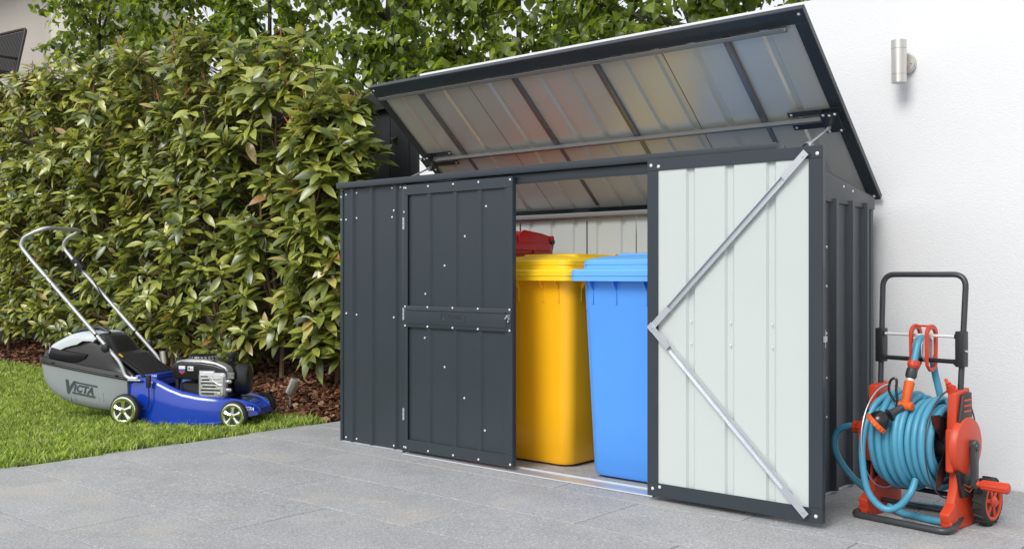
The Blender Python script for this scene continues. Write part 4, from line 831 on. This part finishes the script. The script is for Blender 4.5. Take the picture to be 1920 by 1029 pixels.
# ------------------------------------------------------------------ HOSE REEL CART (local x = right, y = back)
RLOC = Vector((2.62, .30, 0)); RROT = math.atan2(-.149, .989)
reel = thing('hose_reel_cart', 'orange and charcoal hose reel trolley with two wheels in front of the white wall', 'hose reel', RLOC, RROT)
CZ = .275
def side_plate(lx, out):
    """orange A-shaped side frame; lx = inner face, out = +1 right / -1 left"""
    t = .030
    b = MB(); poly = [(-.055,.455),(.040,.465),(.060,.33),(.095,.20),(.125,.10),(.120,.03),(.05,.0),(-.035,.0),(-.060,.03),(-.075,.085),(-.050,.14),(-.045,.20),(-.065,.33)]
    b.prism(poly, lambda a, c, d: (lx+out*d, a, c), 0, t); pl = obj('side_frame', b, M['orange'], reel, .006, 3)
    b = MB(); b.lathe((lx+out*(t-.004), -.002, CZ), (out,0,0), [(0,.098),(.012,.098),(.022,.092),(.026,.070),(.030,.045),(.0305,.002)], 40); obj('hub_cover', b, M['orange'], pl, ang=35)
    b = MB(); b.prism([(-.062,.335),(-.030,.445),(.030,.452),(.036,.372),(.010,.345)], lambda a, c, d: (lx+out*d, a, c), t+.001, t+.012); gp = obj('grip_panel', b, M['black'], pl, .003, 2)
    for k in range(3): b = MB(); b.box(*sorted((lx+out*(t+.0122), lx+out*(t+.0145))), -.030, .022, .388+k*.018, .3945+k*.018); obj('accent', b, M['orange'], gp, .0008, 1)
    b = MB(); b.prism([(-.070,.200),(.045,.190),(.060,.120),(.015,.105),(-.035,.105)], lambda a, c, d: (lx+out*d, a, c), t+.001, t+.014); gp = obj('grip_panel', b, M['black'], pl, .004, 2)
    for k in range(2): b = MB(); b.tube([(lx+out*(t+.0150), -.030+k*.004, .150-k*.016), (lx+out*(t+.0150), .005, .136-k*.016), (lx+out*(t+.0150), .035, .150-k*.016)], .0018, 5); obj('accent', b, M['orange'], gp)
    # moulded edge facing the viewer
    b = MB(); b.prism([(-.118,.060),(-.070,.092),(-.050,.080),(-.045,.0),(-.085,.0),(-.108,.020)], lambda a, c, d: (lx+out*d, a, c), .001, .034); obj('foot_socket', b, M['orange'], pl, .005, 3)
    for k in range(2): b = MB(); b.box(*sorted((lx+out*.006, lx+out*.040)), -.110+k*.014, -.104+k*.014, .012, .035-k*.01, ); obj('socket_rib', b, M['orange'], pl, .002)
    b = MB(); b.box(*sorted((lx+out*.002, lx+out*(t-.002))), -.080, -.046, .19, .335); obj('front_edge', b, M['orange'], pl, .010, 3)
    return pl
pr = side_plate(.262, 1); pl_ = side_plate(.008, -1)
# top hook on the right frame
b = MB(); b.cyl((.272,-.035,.452), (.268,-.050,.470), .014, 14); b.cyl((.268,-.050,.470), (.265,-.058,.482), .010, 12); b.cyl((.270,-.042,.461),(.269,-.045,.464),.018,14); b.cyl((.265,-.058,.482), (.255,-.056,.497), .006, 10); obj('hose_stop', b, M['orange'], reel)
# wheels
def rwheel(cx_, out):
    b = MB(); b.lathe((cx_-out*.021, .098, .081), (out,0,0), [(0,.060),(.002,.072),(.008,.079),(.034,.079),(.040,.072),(.042,.062),(.036,.058)], 40); t = obj('wheel', b, M['rubber'], reel, ang=35)
    for k in range(18):
        a = 2*math.pi*k/18; m_ = Matrix.Translation((cx_, .098, .081)) @ Matrix.Rotation(a, 4, 'X')
        b = MB(); s_ = 1 if k % 2 else -1; b.add([m_@Vector(p) for p in ((-.017,-.006,.0785),(.017,-.006+s_*.006,.0785),(.017,.006+s_*.006,.0785),(-.017,.006,.0785),(-.015,-.004,.0825),(.015,-.004+s_*.006,.0825),(.015,.004+s_*.006,.0825),(-.015,.004,.0825))], [(0,3,2,1),(4,5,6,7),(0,1,5,4),(1,2,6,5),(2,3,7,6),(3,0,4,7)]); obj('tread_block', b, M['rubber'], t)
    ox = cx_+out*.020
    b = MB(); b.lathe((ox, .098, .081), (out,0,0), [(-.012,.062),(.001,.062),(.003,.058),(.001,.052),(-.010,.050)], 36); b.f = b.f[:-2]; b.mi = b.mi[:-2]; rm = obj('rim', b, M['orange'], t)
    b = MB(); b.lathe((ox-out*.018, .098, .081), (out,0,0), [(0,.060),(.003,.060)], 30); obj('wheel_back', b, M['orange'], t)
    for k in range(6):
        a = 2*math.pi*k/6+.3; m_ = Matrix.Translation((ox, .098, .081)) @ Matrix.Rotation(a, 4, 'X'); b = MB(); b.box(-.014*1, -.001, -.0065, .0065, .008, .055, m_); obj('spoke', b, M['orange'], rm, .002)
    b = MB(); b.lathe((ox-out*.012, .098, .081), (out,0,0), [(0,.020),(.014,.020),(.022,.012),(.023,.002)], 18); obj('hub', b, M['orange'], rm)
rwheel(.326, 1); rwheel(-.062, -1)
b = MB(); b.cyl((-.08,.098,.081), (.34,.098,.081), .009, 12); obj('axle', b, M['black'], reel)
b = MB(); b.cyl((.008,.112,.118), (.262,.112,.118), .010, 12); b.cyl((.008,-.02,.050), (.262,-.02,.050), .008, 12); obj('cross_tube', b, M['black'], reel)
# foot bar
b = MB(); b.tube(round_path([(-.010,.02,.040),(-.028,-.075,.018),(-.034,-.145,.0115),(.304,-.145,.0115),(.296,-.075,.018),(.276,.02,.040)], .045, 7), .0115, 14); obj('foot_bar', b, M['gtube'], reel)
# handle
b = MB(); b.tube(round_path([(-.008,.000,.42),(-.004,.012,.845),(.286,.028,.845),(.278,.0,.42)], .045, 8), .0098, 14); obj('handle', b, M['gtube'], reel)
for lx in (-.008, .280):
    s_ = 1 if lx < .1 else -1
    b = MB(); b.box(lx-.0145, lx+.0145, -.012, .026, .535, .655); b.box(*sorted((lx+s_*.010, lx+s_*.022)), -.008, .012, .540, .560); b.box(*sorted((lx+s_*.010, lx+s_*.020)), -.008, .012, .628, .645); obj('clamp', b, M['black'], reel, .004)
    b = MB(); b.cyl((lx-s_*.014,.004,.588), (lx-s_*.022,.004,.588), .004, 8); obj('screw', b, M['galv'], reel)
b = MB(); b.cyl((.010,-.001,.636), (.262,.002,.636), .0052, 12); obj('guide_rod', b, M['zinc'], reel)
b = MB(); b.cyl((.010,-.001,.552), (.262,.002,.552), .0068, 12)
for k in range(38): b.cyl((.018+k*.0064,0,.552), (.020+k*.0064,0,.552), .0082, 10)
obj('threaded_rod', b, M['black'], reel)
# pulley holder
def arch(x0_, x1_, yshift=0):
    b = MB(); outer = []; inner = []
    hw, zt, zb_ = .040, .640, .535
    for k in range(13): a = math.pi*k/12; outer.append((math.cos(a)*hw, zt+math.sin(a)*.034)); inner.append((math.cos(a)*(hw-.017), zt+math.sin(a)*.017))
    outer += [(-hw*.9, zb_), (-hw*.3, zb_-.022), (hw*.3, zb_-.022), (hw*.9, zb_)]; inner += [(-hw*.9+.010, zb_+.004), (-hw*.25, zb_-.010), (hw*.25, zb_-.010), (hw*.9-.010, zb_+.004)]
    n = len(outer); vs = []
    for X in (x0_, x1_):
        vs += [(X, a+yshift, c) for a, c in outer]+[(X, a+yshift, c) for a, c in inner]
    fs = []
    for i in range(n):
        j = (i+1) % n; fs += [(i, j, n+j, n+i), (2*n+i, 3*n+i, 3*n+j, 2*n+j), (i, 2*n+i, 2*n+j, j), (n+i, n+j, 3*n+j, 3*n+i)]
    b.add(vs, fs); return b
hold = obj('hose_guide', arch(.118, .128), M['orange'], reel, .0015, 1)
obj('guide_plate', arch(.174, .184), M['orange'], hold, .0015, 1)
b = MB()
for s_ in (-1, 1): b.box(.1282, .1738, *sorted((s_*.029, s_*.037)), .645, .655) if False else None
b.tube([(.128,-.0,.668),(.174,-.0,.668)], .004, 8); obj('guide_wall', b, M['orange'], hold, .001, 1)
b = MB(); b.lathe((.132, -.002, .588), (1,0,0), [(0,.044),(.002,.046),(.005,.040),(.012,.030),(.024,.030),(.031,.040),(.034,.046),(.036,.044)], 32); obj('pulley', b, M['alu'], hold)
# drum, flanges, wire rings
b = MB(); b.cyl((.012,0,CZ), (.258,0,CZ), .055, 24); obj('drum', b, M['black'], reel)
for lx, nm in ((.020, 'l'), (.247, 'r')):
    for k in range(4):
        a = R(45+90*k+8); m_ = Matrix.Translation((lx, 0, CZ)) @ Matrix.Rotation(a, 4, 'X')
        b = MB(); b.add([m_@Vector(p) for p in ((0,-.030,.04),(0,.030,.04),(0,.034,.13),(0,0,.178),(0,-.020,.15),(.004,-.030,.04),(.004,.030,.04),(.004,.034,.13),(.004,0,.178),(.004,-.020,.15))], [(0,4,3,2,1),(5,6,7,8,9),(0,1,6,5),(1,2,7,6),(2,3,8,7),(3,4,9,8),(4,0,5,9)]); obj('flange_vane', b, M['blackg'], reel, .001, 1)
    b = MB(); b.tube([(lx+.002, math.cos(a)*.182, CZ+math.sin(a)*.182) for a in [2*math.pi*k/64 for k in range(64)]], .0026, 8, closed=True); obj('wire_ring', b, M['galv'] if nm == 'l' else M['gtube'], reel)
# crank
b = MB(); b.prism([(-.016,CZ+.012),(-.009,CZ+.024),(.009,CZ+.024),(.016,CZ+.012),(.012,.150),(.006,.138),(-.006,.138),(-.012,.150)], lambda a, c, d: (d, a-.01, c), .322, .340); b.cyl((.300,-.010,CZ+.002),(.345,-.010,CZ+.002),.014,16); obj('crank_arm', b, M['gtube'], reel, .003)
b = MB(); b.cyl((.341,-.010,.155), (.352,-.010,.155), .010, 14)
b.lathe((.352,-.010,.155), (1,0,0), [(0,.012),(.004,.0145),(.06,.0155),(.086,.0165),(.090,.014),(.091,.002)], 20)
for k in range(10): a = 2*math.pi*k/10; b.tube([(.356, -.010+math.cos(a)*.0145, .155+math.sin(a)*.0145), (.440, -.010+math.cos(a)*.0165, .155+math.sin(a)*.0165)], .0016, 5)
obj('crank_handle', b, M['orange'], reel)
# inlet connector on the left
b = MB(); b.cyl((-.03,-.01,.293), (-.062,-.01,.293), .016, 16); b.cyl((-.062,-.01,.293), (-.070,-.01,.293), .013, 16); obj('inlet', b, M['black'], reel)
b = MB(); b.lathe((-.070,-.01,.293), (-1,0,0), [(0,.014),(.001,.019),(.012,.020),(.014,.015),(.020,.015),(.021,.020),(.034,.021),(.038,.016)], 18)
for k in range(10): a = 2*math.pi*k/10; b.tube([(-.072,-.01+math.cos(a)*.019,.293+math.sin(a)*.019), (-.104,-.01+math.cos(a)*.020,.293+math.sin(a)*.020)], .0024, 5)
obj('inlet_connector', b, M['orange'], reel)

# ------------------------------------------------------------------ GARDEN HOSE (wound on the reel): a thing of its own
hose = thing('garden_hose', 'light blue garden hose wound in thick coils on the reel', 'garden hose', RLOC, RROT)
HR = .0118
def coil(x0_, x1_, turns, rad, jit, name, seed, drop=0):
    rr = random.Random(seed); pts = []; ph = rr.random()*6; ns = 40
    ra = [rad+rr.uniform(-jit, jit) for _ in range(turns+2)]; sh = [rr.uniform(-.004, .004) for _ in range(turns+2)]
    for i in range(turns*ns+1):
        t = i/ns; k = int(t); f = t-k; f2 = f*f*(3-2*f); a = 2*math.pi*t+math.pi/2
        r_ = ra[k]*(1-f2)+ra[k+1]*f2; x_ = x0_+(x1_-x0_)*(t/turns)+sh[k]*(1-f2)+sh[k+1]*f2
        sag = drop*max(0, -math.sin(a))**1.5
        pts.append((x_, math.cos(a)*r_, CZ+math.sin(a)*r_-sag))
    b = MB(); b.tube(pts, HR, 12); return obj(name, b, M['hose'], hose, ang=80)
coil(.034, .240, 9, .098, .002, 'coil', 3)
coil(.238, .036, 9, .121, .003, 'coil', 4)
coil(.034, .236, 8, .139, .008, 'coil', 5, .006)
coil(.060, .150, 3, .152, .008, 'coil', 8, .012)
# slack loop hanging at the front left, down towards the foot bar
b = MB(); b.tube(smooth_path([(.050,-.04,CZ+.155),(.030,-.11,CZ+.115),(.018,-.160,CZ+.02),(.020,-.168,.19),(.040,-.165,.10),(.085,-.150,.052),(.130,-.135,.062),(.165,-.12,.11),(.170,-.09,.155)], 8), HR, 12); obj('slack_loop', b, M['hose'], hose, ang=80)
# feed from the connector, out to the left, down and along the ground behind
b = MB(); b.tube(smooth_path([(-.106,-.01,.293),(-.130,-.010,.292),(-.165,-.015,.272),(-.178,-.02,.225),(-.165,-.01,.165),(-.115,.03,.085),(-.055,.085,.035),(.02,.13,.014),(.14,.16,.013),(.235,.14,.013),(.30,.12,.013)], 8), HR, 12); obj('feed_length', b, M['hose'], hose, ang=80)
b = MB(); b.tube(smooth_path([(.03,-.01,.035),(.08,-.015,.014),(.15,-.025,.013),(.22,-.04,.016),(.262,-.045,.022)], 8), HR, 12); b.tube(smooth_path([(.10,.13,.10),(.18,.135,.105),(.262,.13,.092)], 8), HR, 12); obj('loose_length', b, M['hose'], hose, ang=80)
# over the pulley: front to the spray gun, back down to the coil
b = MB(); b.tube(smooth_path([(.147,-.060,.542),(.149,-.050,.575),(.150,-.034,.610),(.150,-.004,.628),(.151,.030,.612),(.158,.044,.570),(.168,.050,.50),(.180,.060,.43),(.182,.07,.38)], 8), HR, 12); obj('lead_length', b, M['hose'], hose, ang=80)

# ------------------------------------------------------------------ spray gun
gun = thing('spray_gun', 'orange and black spray gun hanging from the hose above the coils', 'spray gun', RLOC, RROT)
A = Vector((.147,-.062,.540)); Bp = Vector((.138,-.105,.400)); d = (Bp-A).normalized()
b = MB(); b.lathe(A, d, [(-.012,.013),(-.010,.0185),(.006,.0195),(.010,.017),(.014,.015)], 18)
for k in range(10):
    a = 2*math.pi*k/10; u_ = d.orthogonal().normalized(); q = d.cross(u_); o1 = (u_*math.cos(a)+q*math.sin(a))*.0185; b.tube([A-d*.010+o1, A+d*.006+o1], .0022, 5)
obj('hose_connector', b, M['orange'], gun)
b = MB(); b.lathe(A+d*.0145, d, [(0,.015),(.004,.018),(.028,.019),(.036,.015)], 20); obj('coupling', b, M['gtube'], gun)
b = MB(); b.lathe(A+d*.051, d, [(0,.013),(.008,.013)], 16); obj('swivel', b, M['zinc'], gun)
b = MB(); b.lathe(A+d*.0595, d, [(0,.014),(.006,.0175),(.030,.0165),(.055,.0145),(.075,.015),(.082,.012)], 18); gr_ = obj('grip', b, M['orange2'], gun)
for k in range(9):
    p = A+d*(.070+k*.006); u_ = Vector((0,-1,0)); q = Vector((1,0,0)); b = MB(); b.tube([p+u_*.0155+q*-.006, p+u_*.0172+q*.001, p+u_*.0152+q*.008+d*.003], .0012, 5); obj('grip_rib', b, M['orange2'], gr_)
J = A+d*.146; H_ = Vector((.088,-.178,.352)); hd = (H_-J).normalized()
b = MB(); b.lathe(J-Vector((.020,0,0)), (1,0,0), [(0,.012),(.003,.015),(.046,.015),(.049,.012)], 18); obj('thumb_valve', b, M['orange2'], gun)
b = MB(); b.lathe(J, hd, [(0,.013),(.02,.0125),(.05,.014),(.062,.022)], 18); obj('neck', b, M['gtube'], gun)
hf = Vector((-.62,-.35,-.70)).normalized(); b = MB(); b.lathe(H_-hf*.012, hf, [(-.022,.008),(-.016,.022),(0,.033),(.012,.036),(.018,.036)], 28); obj('spray_head', b, M['blackg'], gun, ang=50)
b = MB(); b.lathe(H_+hf*.0065, hf, [(0,.037),(.002,.0385),(.015,.0385),(.018,.034),(.014,.028),(.013,.002)], 28)
for k in range(18):
    a = 2*math.pi*k/18; u_ = hf.orthogonal().normalized(); q = hf.cross(u_); o1 = (u_*math.cos(a)+q*math.sin(a))*.038; b.tube([H_+hf*.009+o1, H_+hf*.021+o1], .0026, 5)
obj('selector_ring', b, M['orange2'], gun)
b = MB(); b.tube(smooth_path([J+Vector((-.030,-.005,.01)), J+Vector((-.050,-.010,.045)), J+Vector((-.048,-.004,.082)), J+Vector((-.030,.0,.088)), J+Vector((-.028,-.004,.05)), J+Vector((-.022,-.008,.01)), J+Vector((-.030,-.012,-.02))], 6), .0045, 8); obj('trigger_loop', b, M['blackg'], gun)

# ------------------------------------------------------------------ VEGETATION
def leaf_template(L, wd, droop, fold, nseg=5, point=1.0, round_=.5):
    """returns verts (n,3) along +X with midrib, faces"""
    vs = []; fs = []
    for i in range(nseg+1):
        t = i/nseg; hw = wd/2*(math.sin(math.pi*min(1, t**round_))**.85 if 0 < t < 1 else 0); x = L*t; z = -droop*L*t*t
        if i in (0, nseg): vs.append((x, 0, z))
        else: vs += [(x, -hw, z+fold*hw), (x, 0, z), (x, hw, z+fold*hw)]
    fs += [(0, 1, 2), (0, 2, 3)]
    for i in range(nseg-2):
        a = 1+3*i; b = a+3; fs += [(a, b, b+1, a+1), (a+1, b+1, b+2, a+2)]
    a = 1+3*(nseg-2); e_ = len(vs)-1; fs += [(a, e_, a+1), (a+1, e_, a+2)]
    return np.array(vs), fs
HT = [leaf_template(1, .37, .22, .28, 5, 1, .92), leaf_template(1, .34, .04, .42, 5, 1, 1.0), leaf_template(1, .39, .42, .18, 5, 1, .95)]
PT = [leaf_template(1, .80, .22, .25, 4, 1, .72), leaf_template(1, .72, .45, .4, 4, 1, .75)]
def tmpl_mesh(name, T, m):
    me = bpy.data.meshes.new(name); me.from_pydata([tuple(v) for v in T[0]], [], T[1]); me.materials.append(m); me.shade_smooth(); return me
HM = [tmpl_mesh('leaf', T, LEAF) for T in HT]; PM = [tmpl_mesh('leaf', T, PEAR) for T in PT]
def emit(root, name_stuff, leaves, T, ME, mt, nobj=300, kind='leaf'):
    """leaves: (pos, X dir, Z up hint, length, variant). the nobj that show largest become leaf objects, the rest one stuff mesh"""
    base = root.location; sc_ = []
    for i, (p, X, Z, L, k) in enumerate(leaves):
        u, v, z = project(Vector(p)); vis = (-20 < u < 1940 and -20 < v < 1040)
        sc_.append((L/z if (vis and z > 0) else 0, i))
    sc_.sort(reverse=True); pick = set(i for s_, i in sc_[:nobj] if s_ > 0)
    groups = {}
    for i, (p, X, Z, L, k) in enumerate(leaves):
        X = Vector(X).normalized(); Y = Vector(Z).cross(X)
        Y = Y.normalized() if Y.length > 1e-4 else X.orthogonal().normalized(); Zn = X.cross(Y)
        if i in pick:
            m_ = Matrix((X*L, Y*L, Zn*L)).transposed().to_4x4(); m_.translation = Vector(p)-base
            link(kind, ME[k], root, m_)
        else: groups.setdefault(k, []).append((np.array(p)-np.array(base), np.array(X)*L, np.array(Y)*L, np.array(Zn)*L))
    V = []; F = []; RN = []; o = 0
    for k, lst in groups.items():
        tv, tf = T[k]; nv = len(tv)
        for p, X, Y, Z in lst:
            V.append(p+tv[:,0:1]*X+tv[:,1:2]*Y+tv[:,2:3]*Z); F += [tuple(a+o for a in f) for f in tf]; RN.append(np.full(nv, random.random())); o += nv
    if V:
        me = bpy.data.meshes.new(name_stuff); me.from_pydata(np.concatenate(V).tolist(), [], F); a = me.attributes.new('rnd', 'FLOAT', 'POINT'); a.data.foreach_set('value', np.concatenate(RN).astype(np.float32))
        me.materials.append(mt); me.shade_smooth(); tag(link(name_stuff, me, root), kind='stuff')
bud_mb = MB(); bud_mb.lathe((0,0,0), (0,0,1), [(0,.05),(.2,.10),(.5,.12),(.8,.07),(1,.01)], 6); BUD = bud_mb.mesh('bud', M['bud'])

def hedge_plant(i, x, y, label, top, seed, rx=.62, ry=.40, ntip=185, ll=(.085, .135), fr=0.0):
    rr = random.Random(seed); z0 = bed_z(x, y)-.01
    root = thing('hedge_shrub', label, 'shrub', (x, y, z0), 0, 'broad-leaved shrubs of the hedge'); leaves = []
    B = Vector((x, y, z0)); H = top-z0
    stems = []
    tr = MB(); base = Vector((0,0,0)); h1 = rr.uniform(.18, .35)
    fork = Vector((rr.uniform(-.03,.03), rr.uniform(-.03,.03), h1)); tr.tube(smooth_path([base-Vector((0,0,.05)), base+Vector((.006,0,.1)), fork], 4), [.021-.004*k/8 for k in range(9)], 8); obj('trunk', tr, M['bark'], root)
    br = MB()
    for k in range(7):
        a = 2*math.pi*k/7+rr.uniform(-.4,.4); e_ = Vector((math.cos(a)*rx*rr.uniform(.25,.7), math.sin(a)*ry*rr.uniform(.2,.6), H*rr.uniform(.82,.97)))
        mid = Vector((e_.x*.75, e_.y*.75, h1+(e_.z-h1)*.4)); P_ = smooth_path([fork, mid+Vector((rr.uniform(-.04,.04), rr.uniform(-.04,.04), 0)), e_], 8); stems.append(P_)
        br.tube(P_, [.0145-.010*j/(len(P_)-1) for j in range(len(P_))], 7)
    clumps = [Vector((rr.uniform(-rx, rx), -rr.uniform(.1, ry*1.15), rr.uniform(.25, H*.97))) for _ in range(26)]
    for t in range(ntip):
        # tips fill a tall rounded block, denser near its faces
        u = rr.random(); z = .13+(H-.13)*(u**.78); sh = 1.0 if z < H*.8 else max(.25, 1-((z/H-.8)/.2)**2*.6)
        if z < .45: sh *= .62+.8*z
        a = rr.uniform(0, 2*math.pi); q = rr.uniform(.35, 1)**.6
        tip = Vector((math.cos(a)*rx*q*sh, math.sin(a)*ry*q*sh, z))
        if rr.random() < .45: tip.y = -abs(tip.y)-.02
        cl = clumps[rr.randrange(len(clumps))]                       # tips gather in sprays, leaving dark gaps between them
        tip = tip.lerp(min(clumps, key=lambda c: (c-tip).length), .28)
        if z > H*.80 and rr.random() < .30: tip.z = min(H+.16, tip.z+rr.uniform(.10, .24)); tip.x *= .9
        st_ = rr.choice(stems); cand = min(st_+stems[rr.randrange(7)], key=lambda p: (p-tip).length+abs(p.z-(tip.z-.22))*1.2)
        out = Vector((tip.x-cand.x, tip.y-cand.y, 0)); out = out.normalized() if out.length > .01 else Vector((0,-1,0))
        if cand.z > tip.z-.03: cand = cand.copy(); 
        mid = cand.lerp(tip, .55)+Vector((0,0,-.03))
        P_ = smooth_path([cand, mid, tip], 3); br.tube(P_, [.0048-.0028*j/(len(P_)-1) for j in range(len(P_))], 4, caps=False)
        dirv = (P_[-1]-P_[-2]).normalized()*.5+Vector((0,0,.75))+out*.35+Vector((0,-.12,0)); dirv.normalize()
        u1 = dirv.orthogonal().normalized(); v1 = dirv.cross(u1); nl = rr.randint(8, 13); ph = rr.random()*6
        for j in range(nl):
            f = j/nl; aa = ph+j*2.4; rad = (u1*math.cos(aa)+v1*math.sin(aa)); el = R(rr.uniform(-22, 34)+f*34-8)
            X = rad*math.cos(el)+dirv*math.sin(el); pos = tip-dirv*(1-f)*rr.uniform(.07,.12)+rad*.004
            L = rr.uniform(*ll)*(1-.35*max(0, f-.65)/.35); Z = dirv*.8+Vector((rr.uniform(-.6,.6), rr.uniform(-.8,.3), .25))
            k_ = rr.choice((0,0,1,2)); leaves.append((B+pos, X, Z, L, k_))
        lim = .88 if z < H*.72 else .55
        if rr.random() > lim:
            bl = rr.uniform(.035, .105) if z > H*.8 else rr.uniform(.02,.035); bd = link('bud', BUD, root, Matrix.Translation(tip+Vector((0,0,.0))) @ (dirv.lerp(Vector((0,0,1)),.5)+Vector((rr.uniform(-.25,.25),rr.uniform(-.25,.25),0))).to_track_quat('Z','Y').to_matrix().to_4x4() @ Matrix.Diagonal((bl*.55, bl*.55, bl, 1)))
    tw = obj('branches', br, M['bark'], root); tag(tw, kind='stuff')
    emit(root, 'foliage', leaves, HT, HM, LEAF)
HP = [(-1.17, .93, 2.12, 'broad-leaved shrub with large pale leaves against the left side of the shed', .36, .34, 150, (.125,.185)),
      (-1.84, .98, 2.36, 'broad-leaved shrub with its bare forked trunk above the mulch beside the spike light', .52, .38, 175, (.11,.165)),
      (-2.55, .98, 2.58, 'broad-leaved shrub directly behind the mower engine', .55, .42, 212, (.10,.155)),
      (-3.30, 1.00, 2.66, 'broad-leaved shrub behind the mower handle, above the left end of the engine', .55, .42, 215, (.10,.15)),
      (-4.10, 1.05, 2.72, 'broad-leaved shrub behind the top of the mower handle', .55, .44, 215, (.10,.15)),
      (-4.95, 1.10, 2.74, 'broad-leaved shrub above the grass catcher of the mower', .58, .44, 215, (.10,.15)),
      (-5.85, 1.15, 2.74, 'broad-leaved shrub under the right wall of the cream house', .60, .44, 215, (.10,.15)),
      (-6.80, 1.18, 2.76, 'broad-leaved shrub under the woven chair at the left edge', .62, .44, 200, (.10,.15)),
      (-7.80, 1.22, 2.78, 'broad-leaved shrub at the extreme left end of the hedge', .62, .44, 150, (.10,.15))]
for i, (x, y, top_, lab, rx, ry, nt_, ll) in enumerate(HP): hedge_plant(i, x, y, lab, top_, 100+i, rx, ry, nt_, ll)

def tree(x, y, label, h0, h1, rx, ry, nleaf, seed, trunk=.05):
    rr = random.Random(seed); root = thing('pear_tree', label, 'tree', (x, y, 0), 0, 'leafy trees behind the fence and wall'); B = Vector((x, y, 0)); leaves = []
    t = MB(); H = h1*.95; P_ = smooth_path([(0,0,-.05),(rr.uniform(-.04,.04),0,h0*.5),(rr.uniform(-.05,.05),rr.uniform(-.05,.05),h0+.4),(rr.uniform(-.1,.1),0,H)], 6); t.tube(P_, [trunk*(1-.8*j/(len(P_)-1)) for j in range(len(P_))], 10); obj('trunk', t, M['pbark'], root)
    b = MB(); tips = []
    for k in range(26):
        z = h0+(H-h0)*((k+.5)/26)**1.35; c = min(P_, key=lambda p: abs(p.z-z+.25)); a = k*2.4+rr.uniform(-.4,.4); q = rr.uniform(.6, 1)
        e_ = Vector((math.cos(a)*rx*q, math.sin(a)*ry*q, z+rr.uniform(.05,.35))); mid = c.lerp(e_, .5)+Vector((0,0,rr.uniform(-.05,.08)))
        Q = smooth_path([c, mid, e_], 5); b.tube(Q, [.017-.012*j/(len(Q)-1) for j in range(len(Q))], 6); 
        for s_ in range(14):
            c2 = Q[rr.randrange(3, len(Q))]; e2 = c2+Vector((rr.uniform(-.36,.36), rr.uniform(-.30,.30), rr.uniform(-.34,.20))); Q2 = smooth_path([c2, c2.lerp(e2,.5)+Vector((0,0,.04)), e2], 3); b.tube(Q2, [.005-.003*j/(len(Q2)-1) for j in range(len(Q2))], 4, caps=False); tips.append(Q2)
    tag(obj('branches', b, M['pbark'], root), kind='stuff')
    for i in range(nleaf):
        Q = tips[rr.randrange(len(tips))]; c = Q[rr.randrange(1, len(Q))]; L = rr.uniform(.060, .096)
        a = rr.uniform(0, 2*math.pi); X = Vector((math.cos(a), math.sin(a), rr.uniform(-1.5, .15))); p = c+Vector((rr.gauss(0,.035), rr.gauss(0,.035), rr.gauss(0,.03)))
        leaves.append((B+p, X, Vector((rr.uniform(-.8,.8), rr.uniform(-1.1,.3), 1)), L, rr.choice((0,0,1))))
    emit(root, 'crown', leaves, PT, PM, PEAR)
TP = [(-7.4, 2.5, 'slender leafy tree in front of the cream house, leftmost of the trees', 2.0, 4.9, .9, .7, 5600),
      (-5.6, 2.4, 'leafy tree rising above the left half of the hedge', 1.9, 5.0, 1.0, .75, 8600),
      (-3.9, 2.35, 'leafy tree rising above the middle of the hedge', 1.8, 5.0, 1.0, .75, 8600),
      (-2.3, 2.35, 'leafy tree above the right end of the hedge, left of the raised lid', 1.7, 4.9, 1.0, .75, 8600),
      (-.80, 2.3, 'leafy tree behind the upper left corner of the raised lid', 1.7, 4.6, .95, .7, 7800),
      (.65, 2.3, 'leafy tree behind the middle of the raised lid', 1.7, 4.4, .90, .7, 7600),
      (1.95, 2.3, 'leafy tree behind the white wall near the upper right lid corner', 1.7, 4.2, .80, .65, 6200)]
for i, a in enumerate(TP): tree(*a, seed=300+i)
# small cream blossoms beside the wall top
fl = thing('flowering_shrub', 'small shrub with pale cream blossoms peeping over the wall behind the lid', 'shrub', (.15, 1.75, 0)); rr = random.Random(5)
b = MB(); tips = []
for k in range(14):
    e_ = Vector((rr.uniform(-.45,.45), rr.uniform(-.25,.25), 1.9+rr.uniform(-.1,.30))); b.tube(smooth_path([(0,0,-.02),(e_.x*.4,e_.y*.4,1.0),e_], 4), [.012-.009*j/8 for j in range(9)], 5); tips.append(e_)
tag(obj('branches', b, M['twig'], fl), kind='stuff'); lv = []
for k in range(500):
    c = rr.choice(tips); a = rr.uniform(0, 6.28); lv.append((fl.location+c+Vector((rr.gauss(0,.09), rr.gauss(0,.09), rr.gauss(-.10,.12))), Vector((math.cos(a), math.sin(a), rr.uniform(-.6,.5))), Vector((rr.uniform(-.5,.5), rr.uniform(-.5,.5), 1)), rr.uniform(.035,.06), 0))
emit(fl, 'crown', lv, PT, PM, PEAR, 120)
for k in range(9):
    c = tips[k]+Vector((0,-.02,.03)); b = MB()
    for j in range(5):
        a = 2*math.pi*j/5; m_ = Matrix.Translation(c) @ Matrix.Rotation(a, 4, 'Z') @ Matrix.Rotation(R(-35), 4, 'Y'); b.add([m_@Vector(p) for p in ((0,0,0),(.018,-.011,.002),(.034,0,.004),(.018,.011,.002))], [(0,1,2,3)])
    obj('blossom', b, M['petal'], fl)
print('tris', sum(len(o.data.loop_triangles) if (o.data.calc_loop_triangles() or True) else 0 for o in [bpy.data.objects[n] for n in {o.data.name: o.name for o in bpy.data.objects if o.type == 'MESH'}.values()]), 'objects', len(bpy.data.objects))
